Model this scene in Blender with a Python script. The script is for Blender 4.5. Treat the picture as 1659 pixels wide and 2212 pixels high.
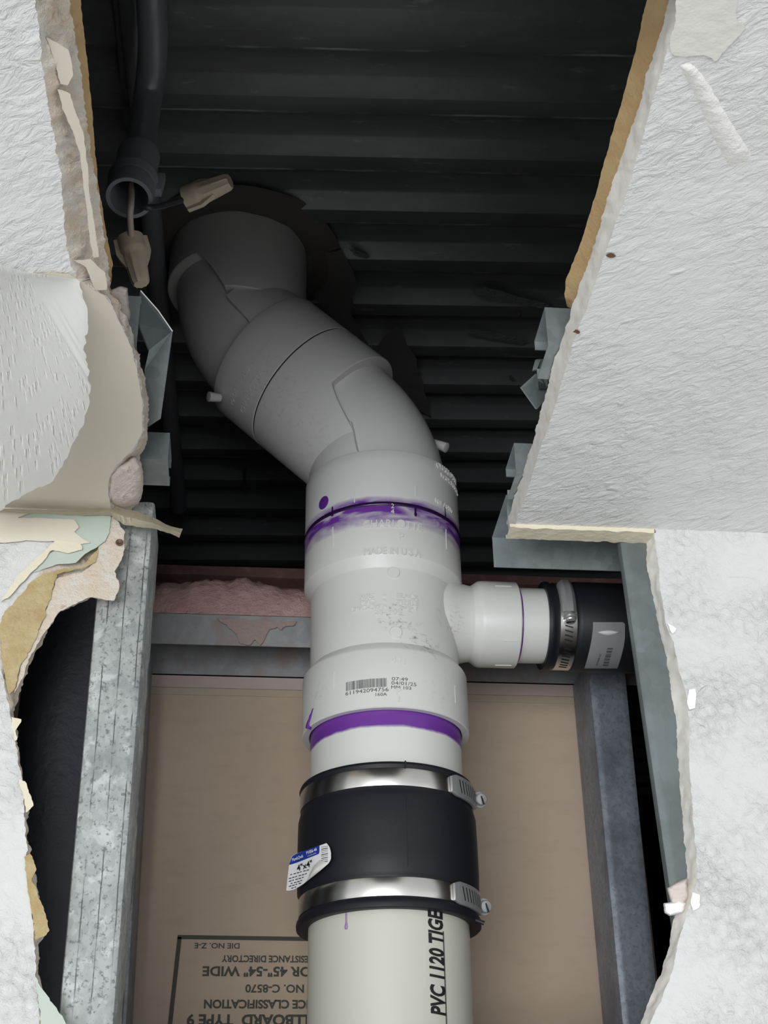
import bpy, bmesh, math, random
from math import sin, cos, pi, radians as RAD
from mathutils import Vector as V, Matrix, noise
from mathutils.geometry import tessellate_polygon

# ------------------------------------------------------------------ clear
for o in list(bpy.data.objects):
    bpy.data.objects.remove(o)
SC = bpy.context.scene
COL = SC.collection
random.seed(7)

# ------------------------------------------------------------------ camera (at the origin, looking up into the hole)
FPX = 3000.0
TH, PS, RO = RAD(30.4), RAD(6.0), RAD(1.0)
fw = V((sin(PS)*cos(TH), cos(PS)*cos(TH), sin(TH)))
r0 = V((cos(PS), -sin(PS), 0)); u0 = r0.cross(fw)
RR = r0*cos(RO) - u0*sin(RO)
UU = u0*cos(RO) + r0*sin(RO)
cam_d = bpy.data.cameras.new('camera')
cam = bpy.data.objects.new('camera', cam_d); COL.objects.link(cam)
M = Matrix((RR, UU, -fw)).transposed().to_4x4()
cam.matrix_world = M
cam_d.sensor_fit = 'VERTICAL'; cam_d.sensor_height = 36.0
cam_d.lens = 36.0*FPX/2212.0
cam_d.clip_start = 0.01
SC.camera = cam

# ------------------------------------------------------------------ light and exposure
SC.view_settings.view_transform = 'Standard'
SC.view_settings.look = 'None'
SC.view_settings.gamma = 1.0
SC.view_settings.use_curve_mapping = False
SC.view_settings.exposure = 0.26
W = bpy.data.worlds.new('room_daylight'); SC.world = W
W.use_nodes = True
bg = W.node_tree.nodes['Background']
bg.inputs[0].default_value = (0.93, 0.97, 1.0, 1); bg.inputs[1].default_value = 0.80

def area(name, loc, target, sx, sy, power, col):
    d = bpy.data.lights.new(name, 'AREA'); d.shape = 'RECTANGLE'; d.size = sx; d.size_y = sy
    d.energy = power; d.color = col
    o = bpy.data.objects.new(name, d); COL.objects.link(o)
    o.location = loc
    o.rotation_euler = (V(target)-V(loc)).to_track_quat('-Z', 'Y').to_euler()
    return o
area('window_light', (-0.75, -2.5, -0.50), (0.1, 0.9, 0.3), 1.9, 1.3, 60, (0.97, 0.985, 1.0))

# ------------------------------------------------------------------ geometry helpers
def ray(px, py):
    return fw + RR*((px-829.5)/FPX) + UU*((1106-py)/FPX)
def on_y(px, py, y):
    d = ray(px, py); return d*(y/d.y)
def on_z(px, py, z):
    d = ray(px, py); return d*(z/d.z)
def on_cyl(px, py, c, ax, r):
    """first hit of a sight line on a cylinder through c along the unit axis ax"""
    d = ray(px, py).normalized(); ax = V(ax)
    dp = d - ax*d.dot(ax); cp = V(c) - ax*V(c).dot(ax)
    a = dp.dot(dp); b = -2*dp.dot(cp); cc = cp.dot(cp)-r*r
    k = b*b-4*a*cc
    t = (-b-math.sqrt(max(k, 0)))/(2*a)
    return d*t

ORG = {}
def finish(bm, name, mats, smooth=None):
    me = bpy.data.meshes.new(name)
    bmesh.ops.recalc_face_normals(bm, faces=bm.faces)
    bm.to_mesh(me); bm.free()
    for m in (mats if isinstance(mats, (list, tuple)) else [mats]):
        me.materials.append(m)
    if smooth is not None:
        for p in me.polygons: p.use_smooth = True
        me.set_sharp_from_angle(angle=RAD(smooth))
    return me

def empty(name, loc, label, cat, group=None, kind=None):
    o = bpy.data.objects.new(name, None); COL.objects.link(o)
    o.location = loc; o.empty_display_size = 0.02
    ORG[o.name] = V(loc)
    tag(o, label, cat, group, kind); return o
def tag(o, label=None, cat=None, group=None, kind=None):
    if label: o['label'] = label
    if cat: o['category'] = cat
    if group: o['group'] = group
    if kind: o['kind'] = kind
def obj(name, bm, mats, parent=None, smooth=None, label=None, cat=None, group=None, kind=None, org=None):
    """bm holds world coordinates; it is moved into the frame of its thing"""
    if parent is not None:
        g = ORG[parent.name]
    else:
        if org is None:
            vs = [v.co for v in bm.verts]
            g = V(((min(v.x for v in vs)+max(v.x for v in vs))/2, (min(v.y for v in vs)+max(v.y for v in vs))/2, min(v.z for v in vs)))
        else:
            g = V(org)
    bmesh.ops.translate(bm, verts=bm.verts, vec=-g)
    me = finish(bm, name, mats, smooth)
    o = bpy.data.objects.new(name, me); COL.objects.link(o)
    ORG[o.name] = g
    if parent is not None:
        o.parent = parent
    else:
        o.location = g
    tag(o, label, cat, group, kind)
    return o

def loft(bm, rings, closed=True, cap0=False, cap1=False, mi=0, uv=False):
    vs = [[bm.verts.new(p) for p in r] for r in rings]
    n = len(rings[0]); fs = []
    lay = bm.loops.layers.uv.verify() if uv else None
    for k in range(len(rings)-1):
        for i in range(n if closed else n-1):
            j = (i+1) % n
            f = bm.faces.new((vs[k][i], vs[k][j], vs[k+1][j], vs[k+1][i])); f.material_index = mi
            if uv:
                un, vn = (i+1)/n if closed else (i+1)/(n-1), 0
                u_0 = i/n if closed else i/(n-1)
                for l, c in zip(f.loops, ((u_0, k), (un, k), (un, k+1), (u_0, k+1))):
                    l[lay].uv = (c[0], c[1]/(len(rings)-1))
            fs.append(f)
    if cap0: cap(bm, vs[0], mi)
    if cap1: cap(bm, vs[-1], mi)
    return vs
def cap(bm, vs, mi=0):
    for t in tessellate_polygon([[v.co for v in vs]]):
        try:
            f = bm.faces.new([vs[i] for i in t]); f.material_index = mi
        except ValueError:
            pass
def frame(ax):
    ax = V(ax).normalized()
    a = V((0, 0, 1)) if abs(ax.z) < 0.9 else V((1, 0, 0))
    x = a.cross(ax).normalized(); y = ax.cross(x)
    return x, y, ax
def lathe(bm, prof, c, ax=(0, 0, 1), seg=96, mi=0, a0=0.0, a1=2*pi):
    """prof = [(radius, distance along axis)]"""
    x, y, z = frame(ax); c = V(c); full = abs(a1-a0-2*pi) < 1e-6
    n = seg if full else seg+1
    rings = []
    for r, h in prof:
        rings.append([c + z*h + (x*cos(a0+(a1-a0)*i/seg) + y*sin(a0+(a1-a0)*i/seg))*max(r, 1e-6) for i in range(n)])
    return loft(bm, rings, closed=full, mi=mi)
def tube(bm, pts, r, seg=20, caps=True, mi=0):
    pts = [V(p) for p in pts]; rings = []
    t = (pts[1]-pts[0]).normalized(); x, y, _ = frame(t)
    for i, p in enumerate(pts):
        t = (pts[min(i+1, len(pts)-1)]-pts[max(i-1, 0)]).normalized()
        x = (x - t*x.dot(t)).normalized(); y = t.cross(x)
        rr = r(i/(len(pts)-1)) if callable(r) else r
        rings.append([p + (x*cos(2*pi*k/seg)+y*sin(2*pi*k/seg))*rr for k in range(seg)])
    return loft(bm, rings, cap0=caps, cap1=caps, mi=mi)
def box(bm, c, ex, ey, ez, mi=0, bev=0.0):
    c, ex, ey, ez = V(c), V(ex), V(ey), V(ez)
    vs = [bm.verts.new(c+ex*a+ey*b+ez*d) for a in (-1, 1) for b in (-1, 1) for d in (-1, 1)]
    fs = []
    for q in ((0, 1, 3, 2), (4, 6, 7, 5), (0, 4, 5, 1), (2, 3, 7, 6), (0, 2, 6, 4), (1, 5, 7, 3)):
        f = bm.faces.new([vs[i] for i in q]); f.material_index = mi; fs.append(f)
    if bev:
        es = list({e for f in fs for e in f.edges})
        bmesh.ops.bevel(bm, geom=es, offset=bev, segments=2, affect='EDGES', profile=0.6)
def spline(pts, n):
    """Catmull-Rom through the points"""
    pts = [V(p) for p in pts]; out = []
    P = [pts[0]*2-pts[1]] + pts + [pts[-1]*2-pts[-2]]
    m = len(pts)-1
    for k in range(n+1):
        s = k/n*m; i = min(int(s), m-1); t = s-i
        a, b, c, d = P[i], P[i+1], P[i+2], P[i+3]
        out.append(0.5*((2*b)+(c-a)*t+(2*a-5*b+4*c-d)*t*t+(3*b-a-3*c+d)*t**3))
    return out
def resample(pts, n):
    pts = [V((p[0], p[1])) for p in pts]
    L = [0]
    for a, b in zip(pts, pts[1:]): L.append(L[-1]+(b-a).length)
    out = []; j = 0
    for k in range(n):
        s = L[-1]*k/(n-1)
        while j < len(pts)-2 and L[j+1] < s: j += 1
        t = (s-L[j])/max(L[j+1]-L[j], 1e-9)
        out.append(pts[j].lerp(pts[j+1], min(max(t, 0), 1)))
    return out
def jag(pts, amp, seed, freq=0.05):
    """roughen a 2D outline, more than one size of tooth"""
    out = []
    for i, p in enumerate(pts):
        q = V((p[0]*freq, p[1]*freq, seed*7.3))
        a = noise.noise(q)*0.6 + noise.noise(q*2.7)*0.45 + noise.noise(q*6.1)*0.3
        b = noise.noise(q+V((31, 7, 3)))*0.6 + noise.noise(q*2.7+V((3, 9, 1)))*0.45
        out.append(V((p[0]+a*amp, p[1]+b*amp*0.7)))
    return out
def length(pts):
    return sum((V(a)-V(b)).length for a, b in zip(pts, pts[1:]))

def sheet(bm, outline, place, th, mi=0, amp=0.0, seed=0, closed=True, step=9):
    """a flat torn piece: outline traced in 2D, put in its own plane by place(p, depth), with thickness th"""
    pl = [V(p) for p in outline]
    if closed: pl = pl + [pl[0]]
    n = max(6, int(length(pl)/step))
    q = resample(pl, n)[:-1] if closed else resample(pl, n)
    if amp: q = jag(q, amp, seed)
    loft(bm, [[place(p.x, p.y, 0) for p in q], [place(p.x, p.y, th) for p in q]], cap0=True, cap1=True, mi=mi)
def plane_y(y):
    return lambda px, py, d: on_y(px, py, y+d)
def plane_z(z):
    return lambda px, py, d: on_z(px, py, z+d)

# lettering ---------------------------------------------------------
def text_bm(s, size, depth=0.0, bold=0.0, shear=0.0, align='LEFT', space=1.0, fine=None, xs=1.0):
    c = bpy.data.curves.new('lettering', 'FONT')
    c.body = s; c.size = size; c.extrude = depth; c.offset = bold; c.shear = shear
    c.align_x = align; c.space_character = space; c.resolution_u = 3
    o = bpy.data.objects.new('lettering', c); COL.objects.link(o)
    dg = bpy.context.evaluated_depsgraph_get()
    me = bpy.data.meshes.new_from_object(o.evaluated_get(dg))
    bpy.data.objects.remove(o); bpy.data.curves.remove(c)
    bm = bmesh.new(); bm.from_mesh(me); bpy.data.meshes.remove(me)
    for v in bm.verts: v.co.x *= xs
    if fine:
        bmesh.ops.triangulate(bm, faces=bm.faces)
        for _ in range(6):
            es = [e for e in bm.edges if e.calc_length() > fine]
            if not es: break
            bmesh.ops.subdivide_edges(bm, edges=es, cuts=1)
            bmesh.ops.triangulate(bm, faces=bm.faces)
    return bm
def merge(dst, src, fn=None, mi=0):
    """copy src into dst, moving each vertex by fn"""
    mp = {}
    for v in src.verts: mp[v] = dst.verts.new(fn(v.co) if fn else v.co)
    for f in src.faces:
        try:
            g = dst.faces.new([mp[v] for v in f.verts]); g.material_index = mi
        except ValueError:
            pass
    src.free()

# ------------------------------------------------------------------ materials
def nn(t, typ, **kw):
    n = t.nodes.new(typ)
    for k, v in kw.items(): setattr(n, k, v)
    return n
class Mat:
    def __init__(s, name, col, rough=0.5, metal=0.0, spec=0.5):
        s.m = bpy.data.materials.new(name); s.m.use_nodes = True
        s.t = s.m.node_tree; s.p = s.t.nodes['Principled BSDF']
        s.p.inputs['Base Color'].default_value = (*col, 1)
        s.p.inputs['Roughness'].default_value = rough
        s.p.inputs['Metallic'].default_value = metal
        s.p.inputs['Specular IOR Level'].default_value = spec
        s.pos = nn(s.t, 'ShaderNodeNewGeometry').outputs['Position']
        s.colout = None; s.base = (*col, 1); s.hgt = None
    def link(s, a, b): s.t.links.new(a, b)
    def math(s, op, a, b=0.0, c=None, clamp=False):
        n = nn(s.t, 'ShaderNodeMath', operation=op, use_clamp=clamp)
        for i, x in enumerate((a, b) if c is None else (a, b, c)):
            if isinstance(x, (int, float)): n.inputs[i].default_value = x
            else: s.link(x, n.inputs[i])
        return n.outputs[0]
    def vec(s, scale=(1, 1, 1), rot=(0, 0, 0), src=None, off=(0, 0, 0)):
        n = nn(s.t, 'ShaderNodeMapping'); n.inputs['Scale'].default_value = scale
        n.inputs['Rotation'].default_value = rot; n.inputs['Location'].default_value = off
        s.link(src or s.pos, n.inputs['Vector']); return n.outputs[0]
    def noise(s, scale, detail=3, rough=0.55, dist=0.0, vec=None, kind='FBM', lac=2.0):
        n = nn(s.t, 'ShaderNodeTexNoise'); n.noise_type = kind
        n.inputs['Scale'].default_value = scale; n.inputs['Detail'].default_value = detail
        n.inputs['Roughness'].default_value = rough; n.inputs['Distortion'].default_value = dist
        n.inputs['Lacunarity'].default_value = lac
        s.link(vec or s.pos, n.inputs['Vector']); return n.outputs['Fac']
    def vor(s, scale, feature='F1', vec=None, out='Color'):
        n = nn(s.t, 'ShaderNodeTexVoronoi', feature=feature); n.inputs['Scale'].default_value = scale
        s.link(vec or s.pos, n.inputs['Vector']); return n.outputs[out]
    def ramp(s, fac, stops):
        n = nn(s.t, 'ShaderNodeValToRGB'); e = n.color_ramp.elements
        while len(e) < len(stops): e.new(0.5)
        for k, (p, c) in enumerate(stops):
            e[k].position = p; e[k].color = (c, c, c, 1) if isinstance(c, (int, float)) else (*c, 1)
        s.link(fac, n.inputs[0]); return n.outputs[0]
    def mix(s, fac, col, base=None):
        """paint col over the colour so far by fac"""
        n = nn(s.t, 'ShaderNodeMix', data_type='RGBA')
        if isinstance(fac, (int, float)): n.inputs[0].default_value = fac
        else: s.link(fac, n.inputs[0])
        a = base or s.colout
        if a is None: n.inputs[6].default_value = s.base
        else: s.link(a, n.inputs[6])
        if isinstance(col, tuple): n.inputs[7].default_value = (*col, 1)
        else: s.link(col, n.inputs[7])
        s.colout = n.outputs[2]; s.link(s.colout, s.p.inputs['Base Color']); return s
    def bump(s, h, strength=0.5, dist=0.001):
        n = nn(s.t, 'ShaderNodeBump'); n.inputs['Strength'].default_value = strength
        n.inputs['Distance'].default_value = dist
        s.link(h, n.inputs['Height'])
        if s.hgt is not None: s.link(s.hgt, n.inputs['Normal'])
        s.hgt = n.outputs[0]; s.link(s.hgt, s.p.inputs['Normal']); return s
    def xyz(s):
        n = nn(s.t, 'ShaderNodeSeparateXYZ'); s.link(s.pos, n.inputs[0]); return n.outputs

def texture_paint(name, col, rot, scale, strength, patches):
    """hand-trowelled paint texture: wiry ridges plus fine grain, some areas smoother"""
    m = Mat(name, col, 0.62)
    v = m.vec((1, 1, 1), rot)
    v2 = m.vec((1.0, 0.42, 1.0), (0, 0, 0), src=v)
    a = m.noise(scale, 4, 0.6, 0.9, v2, 'RIDGED_MULTIFRACTAL')
    a = m.ramp(a, [(0.35, 0.0), (0.8, 1.0)])
    b = m.noise(scale*2.4, 5, 0.62, 0.6, v2)
    c = m.noise(scale*0.22, 3, 0.5, 0.2)
    c = m.ramp(c, [(0.36, patches), (0.62, 1.0)])
    h = m.math('MULTIPLY', m.math('ADD', m.math('MULTIPLY', a, 0.55), b), c)
    m.bump(h, strength, 0.0048)
    m.mix(m.math('MULTIPLY', m.noise(7, 3), 0.25), tuple(x*0.9 for x in col))
    return m.m
M_CEIL = texture_paint('textured_white_ceiling_paint', (0.79, 0.79, 0.775), (0, 0, RAD(-50)), 78, 0.9, 0.4)
M_WALL = texture_paint('textured_white_wall_paint', (0.68, 0.68, 0.67), (0, RAD(35), 0), 66, 1.0, 0.18)
m = Mat('smooth_white_torn_paper', (0.90, 0.90, 0.88), 0.7); m.bump(m.noise(160, 3), 0.08, 0.001); M_FLAP = m.m
m = Mat('cream_paper', (0.68, 0.62, 0.51), 0.8); m.mix(m.math('MULTIPLY', m.noise(18, 3), 0.5), (0.72, 0.69, 0.61)); m.bump(m.noise(220, 4), 0.15, 0.001); M_CREAM = m.m
m = Mat('gypsum_core', (0.74, 0.62, 0.50), 0.9)
m.mix(m.ramp(m.noise(70, 5, 0.65), [(0.42, 0.0), (0.62, 1.0)]), (0.76, 0.72, 0.64))
m.mix(m.ramp(m.noise(120, 5, 0.7), [(0.60, 0.0), (0.72, 0.7)]), (0.42, 0.28, 0.16))
m.bump(m.noise(150, 6, 0.7), 0.9, 0.004); M_GYP = m.m
m = Mat('clean_gypsum_cut', (0.88, 0.85, 0.79), 0.85); m.mix(m.ramp(m.noise(90, 4), [(0.5, 0.0), (0.75, 0.6)]), (0.68, 0.60, 0.48)); m.bump(m.noise(220, 5, 0.7), 0.3, 0.0012); M_CUT = m.m
m = Mat('brown_board_paper', (0.50, 0.33, 0.16), 0.85)
m.mix(m.ramp(m.noise(60, 4, 0.6), [(0.40, 0.0), (0.70, 0.8)]), (0.58, 0.43, 0.22)); m.mix(m.ramp(m.noise(110, 4, 0.6), [(0.62, 0.0), (0.75, 0.6)]), (0.35, 0.18, 0.12))
m.bump(m.noise(180, 5, 0.7), 0.5, 0.002); M_BROWN = m.m
m = Mat('frayed_kraft_paper', (0.46, 0.34, 0.16), 0.9); m.mix(m.ramp(m.noise(80, 5, 0.7), [(0.4, 0.0), (0.65, 0.8)]), (0.56, 0.46, 0.27)); m.bump(m.noise(200, 5, 0.7), 0.8, 0.003); M_KRAFT = m.m
m = Mat('pale_green_old_paint', (0.50, 0.57, 0.50), 0.6); m.mix(m.math('MULTIPLY', m.noise(60, 3), 0.5), (0.44, 0.50, 0.46)); m.bump(m.noise(150, 3), 0.2, 0.001); M_GREEN = m.m
m = Mat('yellowed_paper_edge', (0.74, 0.68, 0.53), 0.8); m.bump(m.noise(200, 4), 0.4, 0.002); M_YELLOW = m.m

def galv(name, base, hi, lo, spangle=160, metal=0.45, rough=0.45, white=0.0, flecks=0.0, seams=False, streak=None):
    m = Mat(name, base, rough, metal)
    c = m.vor(spangle, 'F1', m.vec((1, 1, 0.7)))
    n = nn(m.t, 'ShaderNodeSeparateColor'); m.link(c, n.inputs[0])
    m.mix(m.math('MULTIPLY', n.outputs[0], 0.75), hi)
    m.mix(m.ramp(m.noise(24, 5, 0.65), [(0.45, 0.0), (0.7, 0.85)]), lo)
    if white: m.mix(m.ramp(m.noise(55, 4, 0.6, 0.4), [(0.54, 0.0), (0.62, white)]), (0.55, 0.57, 0.57))
    if flecks: m.mix(m.ramp(m.noise(330, 4, 0.7), [(0.55, 0.0), (0.63, flecks)]), (0.10, 0.12, 0.12))
    if streak: m.mix(m.ramp(m.noise(40, 4, 0.6, 0.5), [(0.50, 0.0), (0.66, 0.7)]), streak)
    if seams:
        u = nn(m.t, 'ShaderNodeUVMap'); sp = nn(m.t, 'ShaderNodeSeparateXYZ'); m.link(u.outputs[0], sp.inputs[0])
        w = m.math('ADD', m.math('MULTIPLY', sp.outputs[0], 7.0), m.math('MULTIPLY', m.noise(60, 2), 0.12))
        fr = m.math('FRACT', w)
        ln = m.math('LESS_THAN', m.math('ABSOLUTE', m.math('SUBTRACT', fr, 0.5)), 0.035)
        ln = m.math('MULTIPLY', ln, m.ramp(m.noise(26, 3, 0.6), [(0.42, 0.0), (0.52, 0.85)]))
        m.mix(ln, (0.06, 0.06, 0.055))
    m.bump(m.noise(240, 3), 0.15, 0.0006)
    return m.m
M_STUD = galv('weathered_galvanized_steel', (0.33, 0.35, 0.34), (0.46, 0.48, 0.47), (0.19, 0.21, 0.21), 330, 0.12, 0.5, 0.8, 0.75, True)
M_GALV = galv('blue_grey_galvanized_steel', (0.33, 0.37, 0.38), (0.44, 0.48, 0.49), (0.25, 0.29, 0.30), 130, 0.35, 0.42)
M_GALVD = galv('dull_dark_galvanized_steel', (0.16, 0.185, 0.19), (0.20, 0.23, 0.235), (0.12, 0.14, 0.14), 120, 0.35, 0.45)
M_BACK = galv('blue_spangled_galvanized_steel', (0.22, 0.25, 0.29), (0.32, 0.36, 0.41), (0.14, 0.16, 0.19), 300, 0.35, 0.42, 0.0, 0.5)
M_TRACK = galv('galvanized_track_steel', (0.34, 0.35, 0.36), (0.42, 0.43, 0.44), (0.26, 0.26, 0.27), 120, 0.3, 0.45, streak=(0.36, 0.26, 0.23))

def pvc(name, col, rough=0.34, bands=(), dirt=()):
    """white plastic; bands = [(height, fade up, fade down, strength)] of purple primer; dirt = scuffed spots"""
    m = Mat(name, col, rough)
    m.mix(m.math('MULTIPLY', m.noise(9, 3), 0.35), tuple(c*0.93 for c in col))
    z = m.xyz()[2]
    for z0, up, dn, s, wb, st0 in bands:
        wob = m.math('MULTIPLY', m.math('SUBTRACT', m.noise(35, 4, 0.6, 0, m.vec((1, 1, 0.5))), 0.5), wb)
        d = m.math('SUBTRACT', m.math('ADD', z, wob), z0)
        a = m.math('MULTIPLY_ADD', d, -1.0/up, 1.0, clamp=True)
        b = m.math('MULTIPLY_ADD', d, 1.0/dn, 1.0, clamp=True)
        k = m.math('MULTIPLY', a, b)
        st = m.ramp(m.noise(38, 3, 0.5, 0.8, m.vec((1, 1, 3.2))), [(0.30, st0), (0.66, 1.0)])
        k = m.math('MULTIPLY', m.math('MULTIPLY', m.math('POWER', k, 0.7), st), s, clamp=True)
        m.mix(k, (0.15, 0.035, 0.30))
    for (cx, cy, cz, rad, s) in dirt:
        vm = nn(m.t, 'ShaderNodeVectorMath', operation='DISTANCE'); m.link(m.pos, vm.inputs[0]); vm.inputs[1].default_value = (cx, cy, cz)
        k = m.math('MULTIPLY_ADD', vm.outputs['Value'], -1.0/rad, 1.0, clamp=True)
        n = m.ramp(m.noise(260, 5, 0.75, 0.5, m.vec((0.6, 1, 1))), [(0.53, 0.0), (0.66, 1.0)])
        m.mix(m.math('MULTIPLY', m.math('MULTIPLY', k, n), s, clamp=True), (0.22, 0.17, 0.12))
    m.bump(m.noise(500, 2), 0.02, 0.0005)
    return m.m
def plain(name, col, rough=0.5, metal=0.0, bs=0, bst=0.2, var=None):
    m = Mat(name, col, rough, metal)
    m.mix(m.math('MULTIPLY', m.noise(var or 60, 3), 0.4), tuple(c*0.8 for c in col))
    if bs: m.bump(m.noise(bs, 4, 0.6), bst, 0.002)
    return m.m
M_RUB = plain('black_rubber', (0.011, 0.012, 0.017), 0.50, 0, 600, 0.04)
M_RUB.node_tree.nodes['Principled BSDF'].inputs['Specular IOR Level'].default_value = 0.35
M_STEEL = plain('stainless_band_steel', (0.72, 0.70, 0.67), 0.24, 1.0)
M_STEELD = plain('stamped_steel', (0.52, 0.52, 0.52), 0.34, 0.6)
M_INK = plain('black_ink', (0.012, 0.011, 0.013), 0.5)
M_PURP = plain('purple_primer', (0.13, 0.03, 0.27), 0.25)
M_PURPD = plain('dark_purple_primer_run', (0.025, 0.008, 0.05), 0.2)
M_DOT = plain('grey_printed_ink', (0.10, 0.10, 0.10), 0.6)
M_LABW = plain('white_label_paper', (0.80, 0.80, 0.80), 0.35)
M_LABG = plain('grey_silvery_label_film', (0.52, 0.54, 0.56), 0.3)
M_LABB = plain('blue_label_print', (0.02, 0.045, 0.30), 0.4)
M_NUT = plain('tan_plastic', (0.78, 0.66, 0.49), 0.5, 0, 300, 0.1)
M_WIRE = plain('beige_wire_sheath', (0.62, 0.50, 0.43), 0.45)
M_WIREB = plain('black_wire_sheath', (0.045, 0.05, 0.06), 0.35)
M_COND = plain('dusty_dark_steel_tube', (0.32, 0.34, 0.37), 0.36, 0.3, 120, 0.12)
M_CONDR = plain('dusty_steel_fitting', (0.38, 0.40, 0.44), 0.5, 0.3, 200, 0.2)
M_IRON = plain('black_coated_iron', (0.055, 0.06, 0.075), 0.6, 0, 130, 0.9)
m = Mat('fireproofing_fluff', (0.62, 0.40, 0.38), 0.95); m.mix(m.ramp(m.noise(60, 5, 0.7), [(0.4, 0.0), (0.7, 0.8)]), (0.46, 0.27, 0.26)); m.bump(m.noise(110, 6, 0.7), 0.9, 0.006); M_FLUFF = m.m
m = Mat('red_primed_beam', (0.30, 0.16, 0.15), 0.7); m.mix(m.ramp(m.noise(50, 5, 0.7), [(0.5, 0.0), (0.7, 0.8)]), (0.46, 0.31, 0.28)); m.bump(m.noise(120, 4), 0.3, 0.002); M_BEAM = m.m
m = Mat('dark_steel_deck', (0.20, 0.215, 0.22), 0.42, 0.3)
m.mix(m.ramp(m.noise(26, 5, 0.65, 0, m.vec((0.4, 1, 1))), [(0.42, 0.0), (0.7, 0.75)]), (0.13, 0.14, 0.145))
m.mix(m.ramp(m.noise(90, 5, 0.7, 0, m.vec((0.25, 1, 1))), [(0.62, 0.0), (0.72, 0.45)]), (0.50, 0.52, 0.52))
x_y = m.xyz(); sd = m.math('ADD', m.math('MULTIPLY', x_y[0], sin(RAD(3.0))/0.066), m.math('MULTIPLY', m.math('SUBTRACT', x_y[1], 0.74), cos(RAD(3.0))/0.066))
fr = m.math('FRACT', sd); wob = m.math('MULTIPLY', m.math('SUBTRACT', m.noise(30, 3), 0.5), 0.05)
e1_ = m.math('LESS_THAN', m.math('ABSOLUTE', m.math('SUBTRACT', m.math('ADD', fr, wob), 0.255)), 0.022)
m.mix(m.math('MULTIPLY', e1_, m.ramp(m.noise(16, 4, 0.65, 0, m.vec((0.5, 1, 1))), [(0.48, 0.0), (0.60, 0.9)])), (0.62, 0.63, 0.62))   # broken highlight lines along the rib edges, painted into the deck colour
m.bump(m.noise(150, 4), 0.2, 0.001); M_DECK = m.m
m = Mat('tan_liner_board_paper', (0.47, 0.37, 0.285), 0.85)
m.mix(m.ramp(m.noise(5, 4, 0.6), [(0.4, 0.0), (0.65, 0.5)]), (0.46, 0.335, 0.255)); m.mix(m.ramp(m.noise(120, 4, 0.6, 0, m.vec((0.3, 1, 1))), [(0.5, 0.0), (0.8, 0.4)]), (0.38, 0.29, 0.22)); M_BOARD = m.m
M_PINKED = plain('pink_paper_edge', (0.50, 0.40, 0.37), 0.8, 0, 120, 0.3)
M_TANED = plain('tan_paper_edge', (0.46, 0.38, 0.29), 0.8)
M_STAMP = plain('dark_green_grey_stamp_ink', (0.055, 0.058, 0.045), 0.7)
M_DARK = plain('dark_void_surface', (0.03, 0.03, 0.033), 0.9)
M_FLOOR = plain('grey_floor', (0.30, 0.29, 0.28), 0.6)
M_FOIL = plain('silver_foil_scrap', (0.6, 0.6, 0.6), 0.25, 0.8)

# ------------------------------------------------------------------ main positions
H = 0.4895            # ceiling underside above the lens
YW = 0.84             # wall face in front of the lens
TB = 0.0159           # board thickness
YS = YW+TB            # front of the wall studs
YP = 0.992            # pipe axis
XP = 0.1025
YB, YL = 1.07, 1.13   # face of the rear framing, face of the liner board
ZD = 0.864            # underside of the steel deck

# ================================================================== SETTING
# ---- ceiling: one board with the hole cut out of it
RF = [(1475, 0), (1455, 60), (1441, 110), (1430, 150), (1415, 200), (1392, 280), (1374, 350), (1352, 420), (1331, 480), (1310, 540), (1290, 600), (1265, 670), (1241, 730), (1221, 800), (1201, 870), (1181, 930), (1161, 990), (1146, 1040), (1131, 1085), (1117, 1120), (1112, 1139)]
RT = [(1446, 0), (1425, 80), (1400, 150), (1380, 230), (1345, 330), (1310, 440), (1285, 530), (1250, 620), (1225, 700), (1200, 770), (1176, 860), (1152, 950), (1130, 1020), (1104, 1095), (1094, 1139)]
LF = [(75, 0), (85, 70), (90, 130), (100, 200), (110, 260), (120, 310), (130, 370), (137, 440), (140, 500), (150, 560), (166, 602), (205, 625), (232, 640), (262, 700), (285, 750), (297, 800), (310, 870), (310, 930), (292, 968), (255, 1005), (236, 1035), (237, 1080), (245, 1108)]
LT = [(150, 0), (160, 70), (166, 110), (178, 180), (190, 280), (205, 380), (216, 440), (226, 520), (236, 580), (240, 625), (248, 640), (272, 660), (290, 740), (308, 800), (320, 870), (318, 940), (305, 990), (308, 1040), (303, 1080), (300, 1108)]
NR = 240
rf = jag(resample(RF, NR), 4, 1); rt = jag(resample(RT, NR), 5, 2)
lf = jag(resample(LF, NR), 7, 3); lt = jag(resample(LT, NR), 8, 4)
def ceil_ring(r, l, z, ext):
    rr = [on_z(p.x, p.y, z) for p in r]; ll = [on_z(p.x, p.y, z) for p in l]
    for q in (rr[-1], ll[-1]): q.y = YW
    top_r = V((rr[0].x+0.004, 0.385, z)); top_l = V((ll[0].x-0.002, 0.385, z))
    X = 1.6
    return [V((X, YW, z))] + rr[::-1] + [top_r, top_l] + ll + [V((-X, YW, z)), V((-X, -2.6, z)), V((X, -2.6, z))], rr, ll
c_lo, rr0, ll0 = ceil_ring(rf, lf, H, 0)
c_hi, rr1, ll1 = ceil_ring(rt, lt, H+TB, 0)
bm = bmesh.new()
lo = [bm.verts.new(p) for p in c_lo]; hi = [bm.verts.new(p) for p in c_hi]
cap(bm, lo, 0); cap(bm, hi, 1)
ceiling = obj('ceiling', bm, [M_CEIL, M_BROWN], org=(0.6, 0, H), kind='structure', label='white textured ceiling board with a ragged hole cut beside the wall', cat='ceiling')
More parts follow.
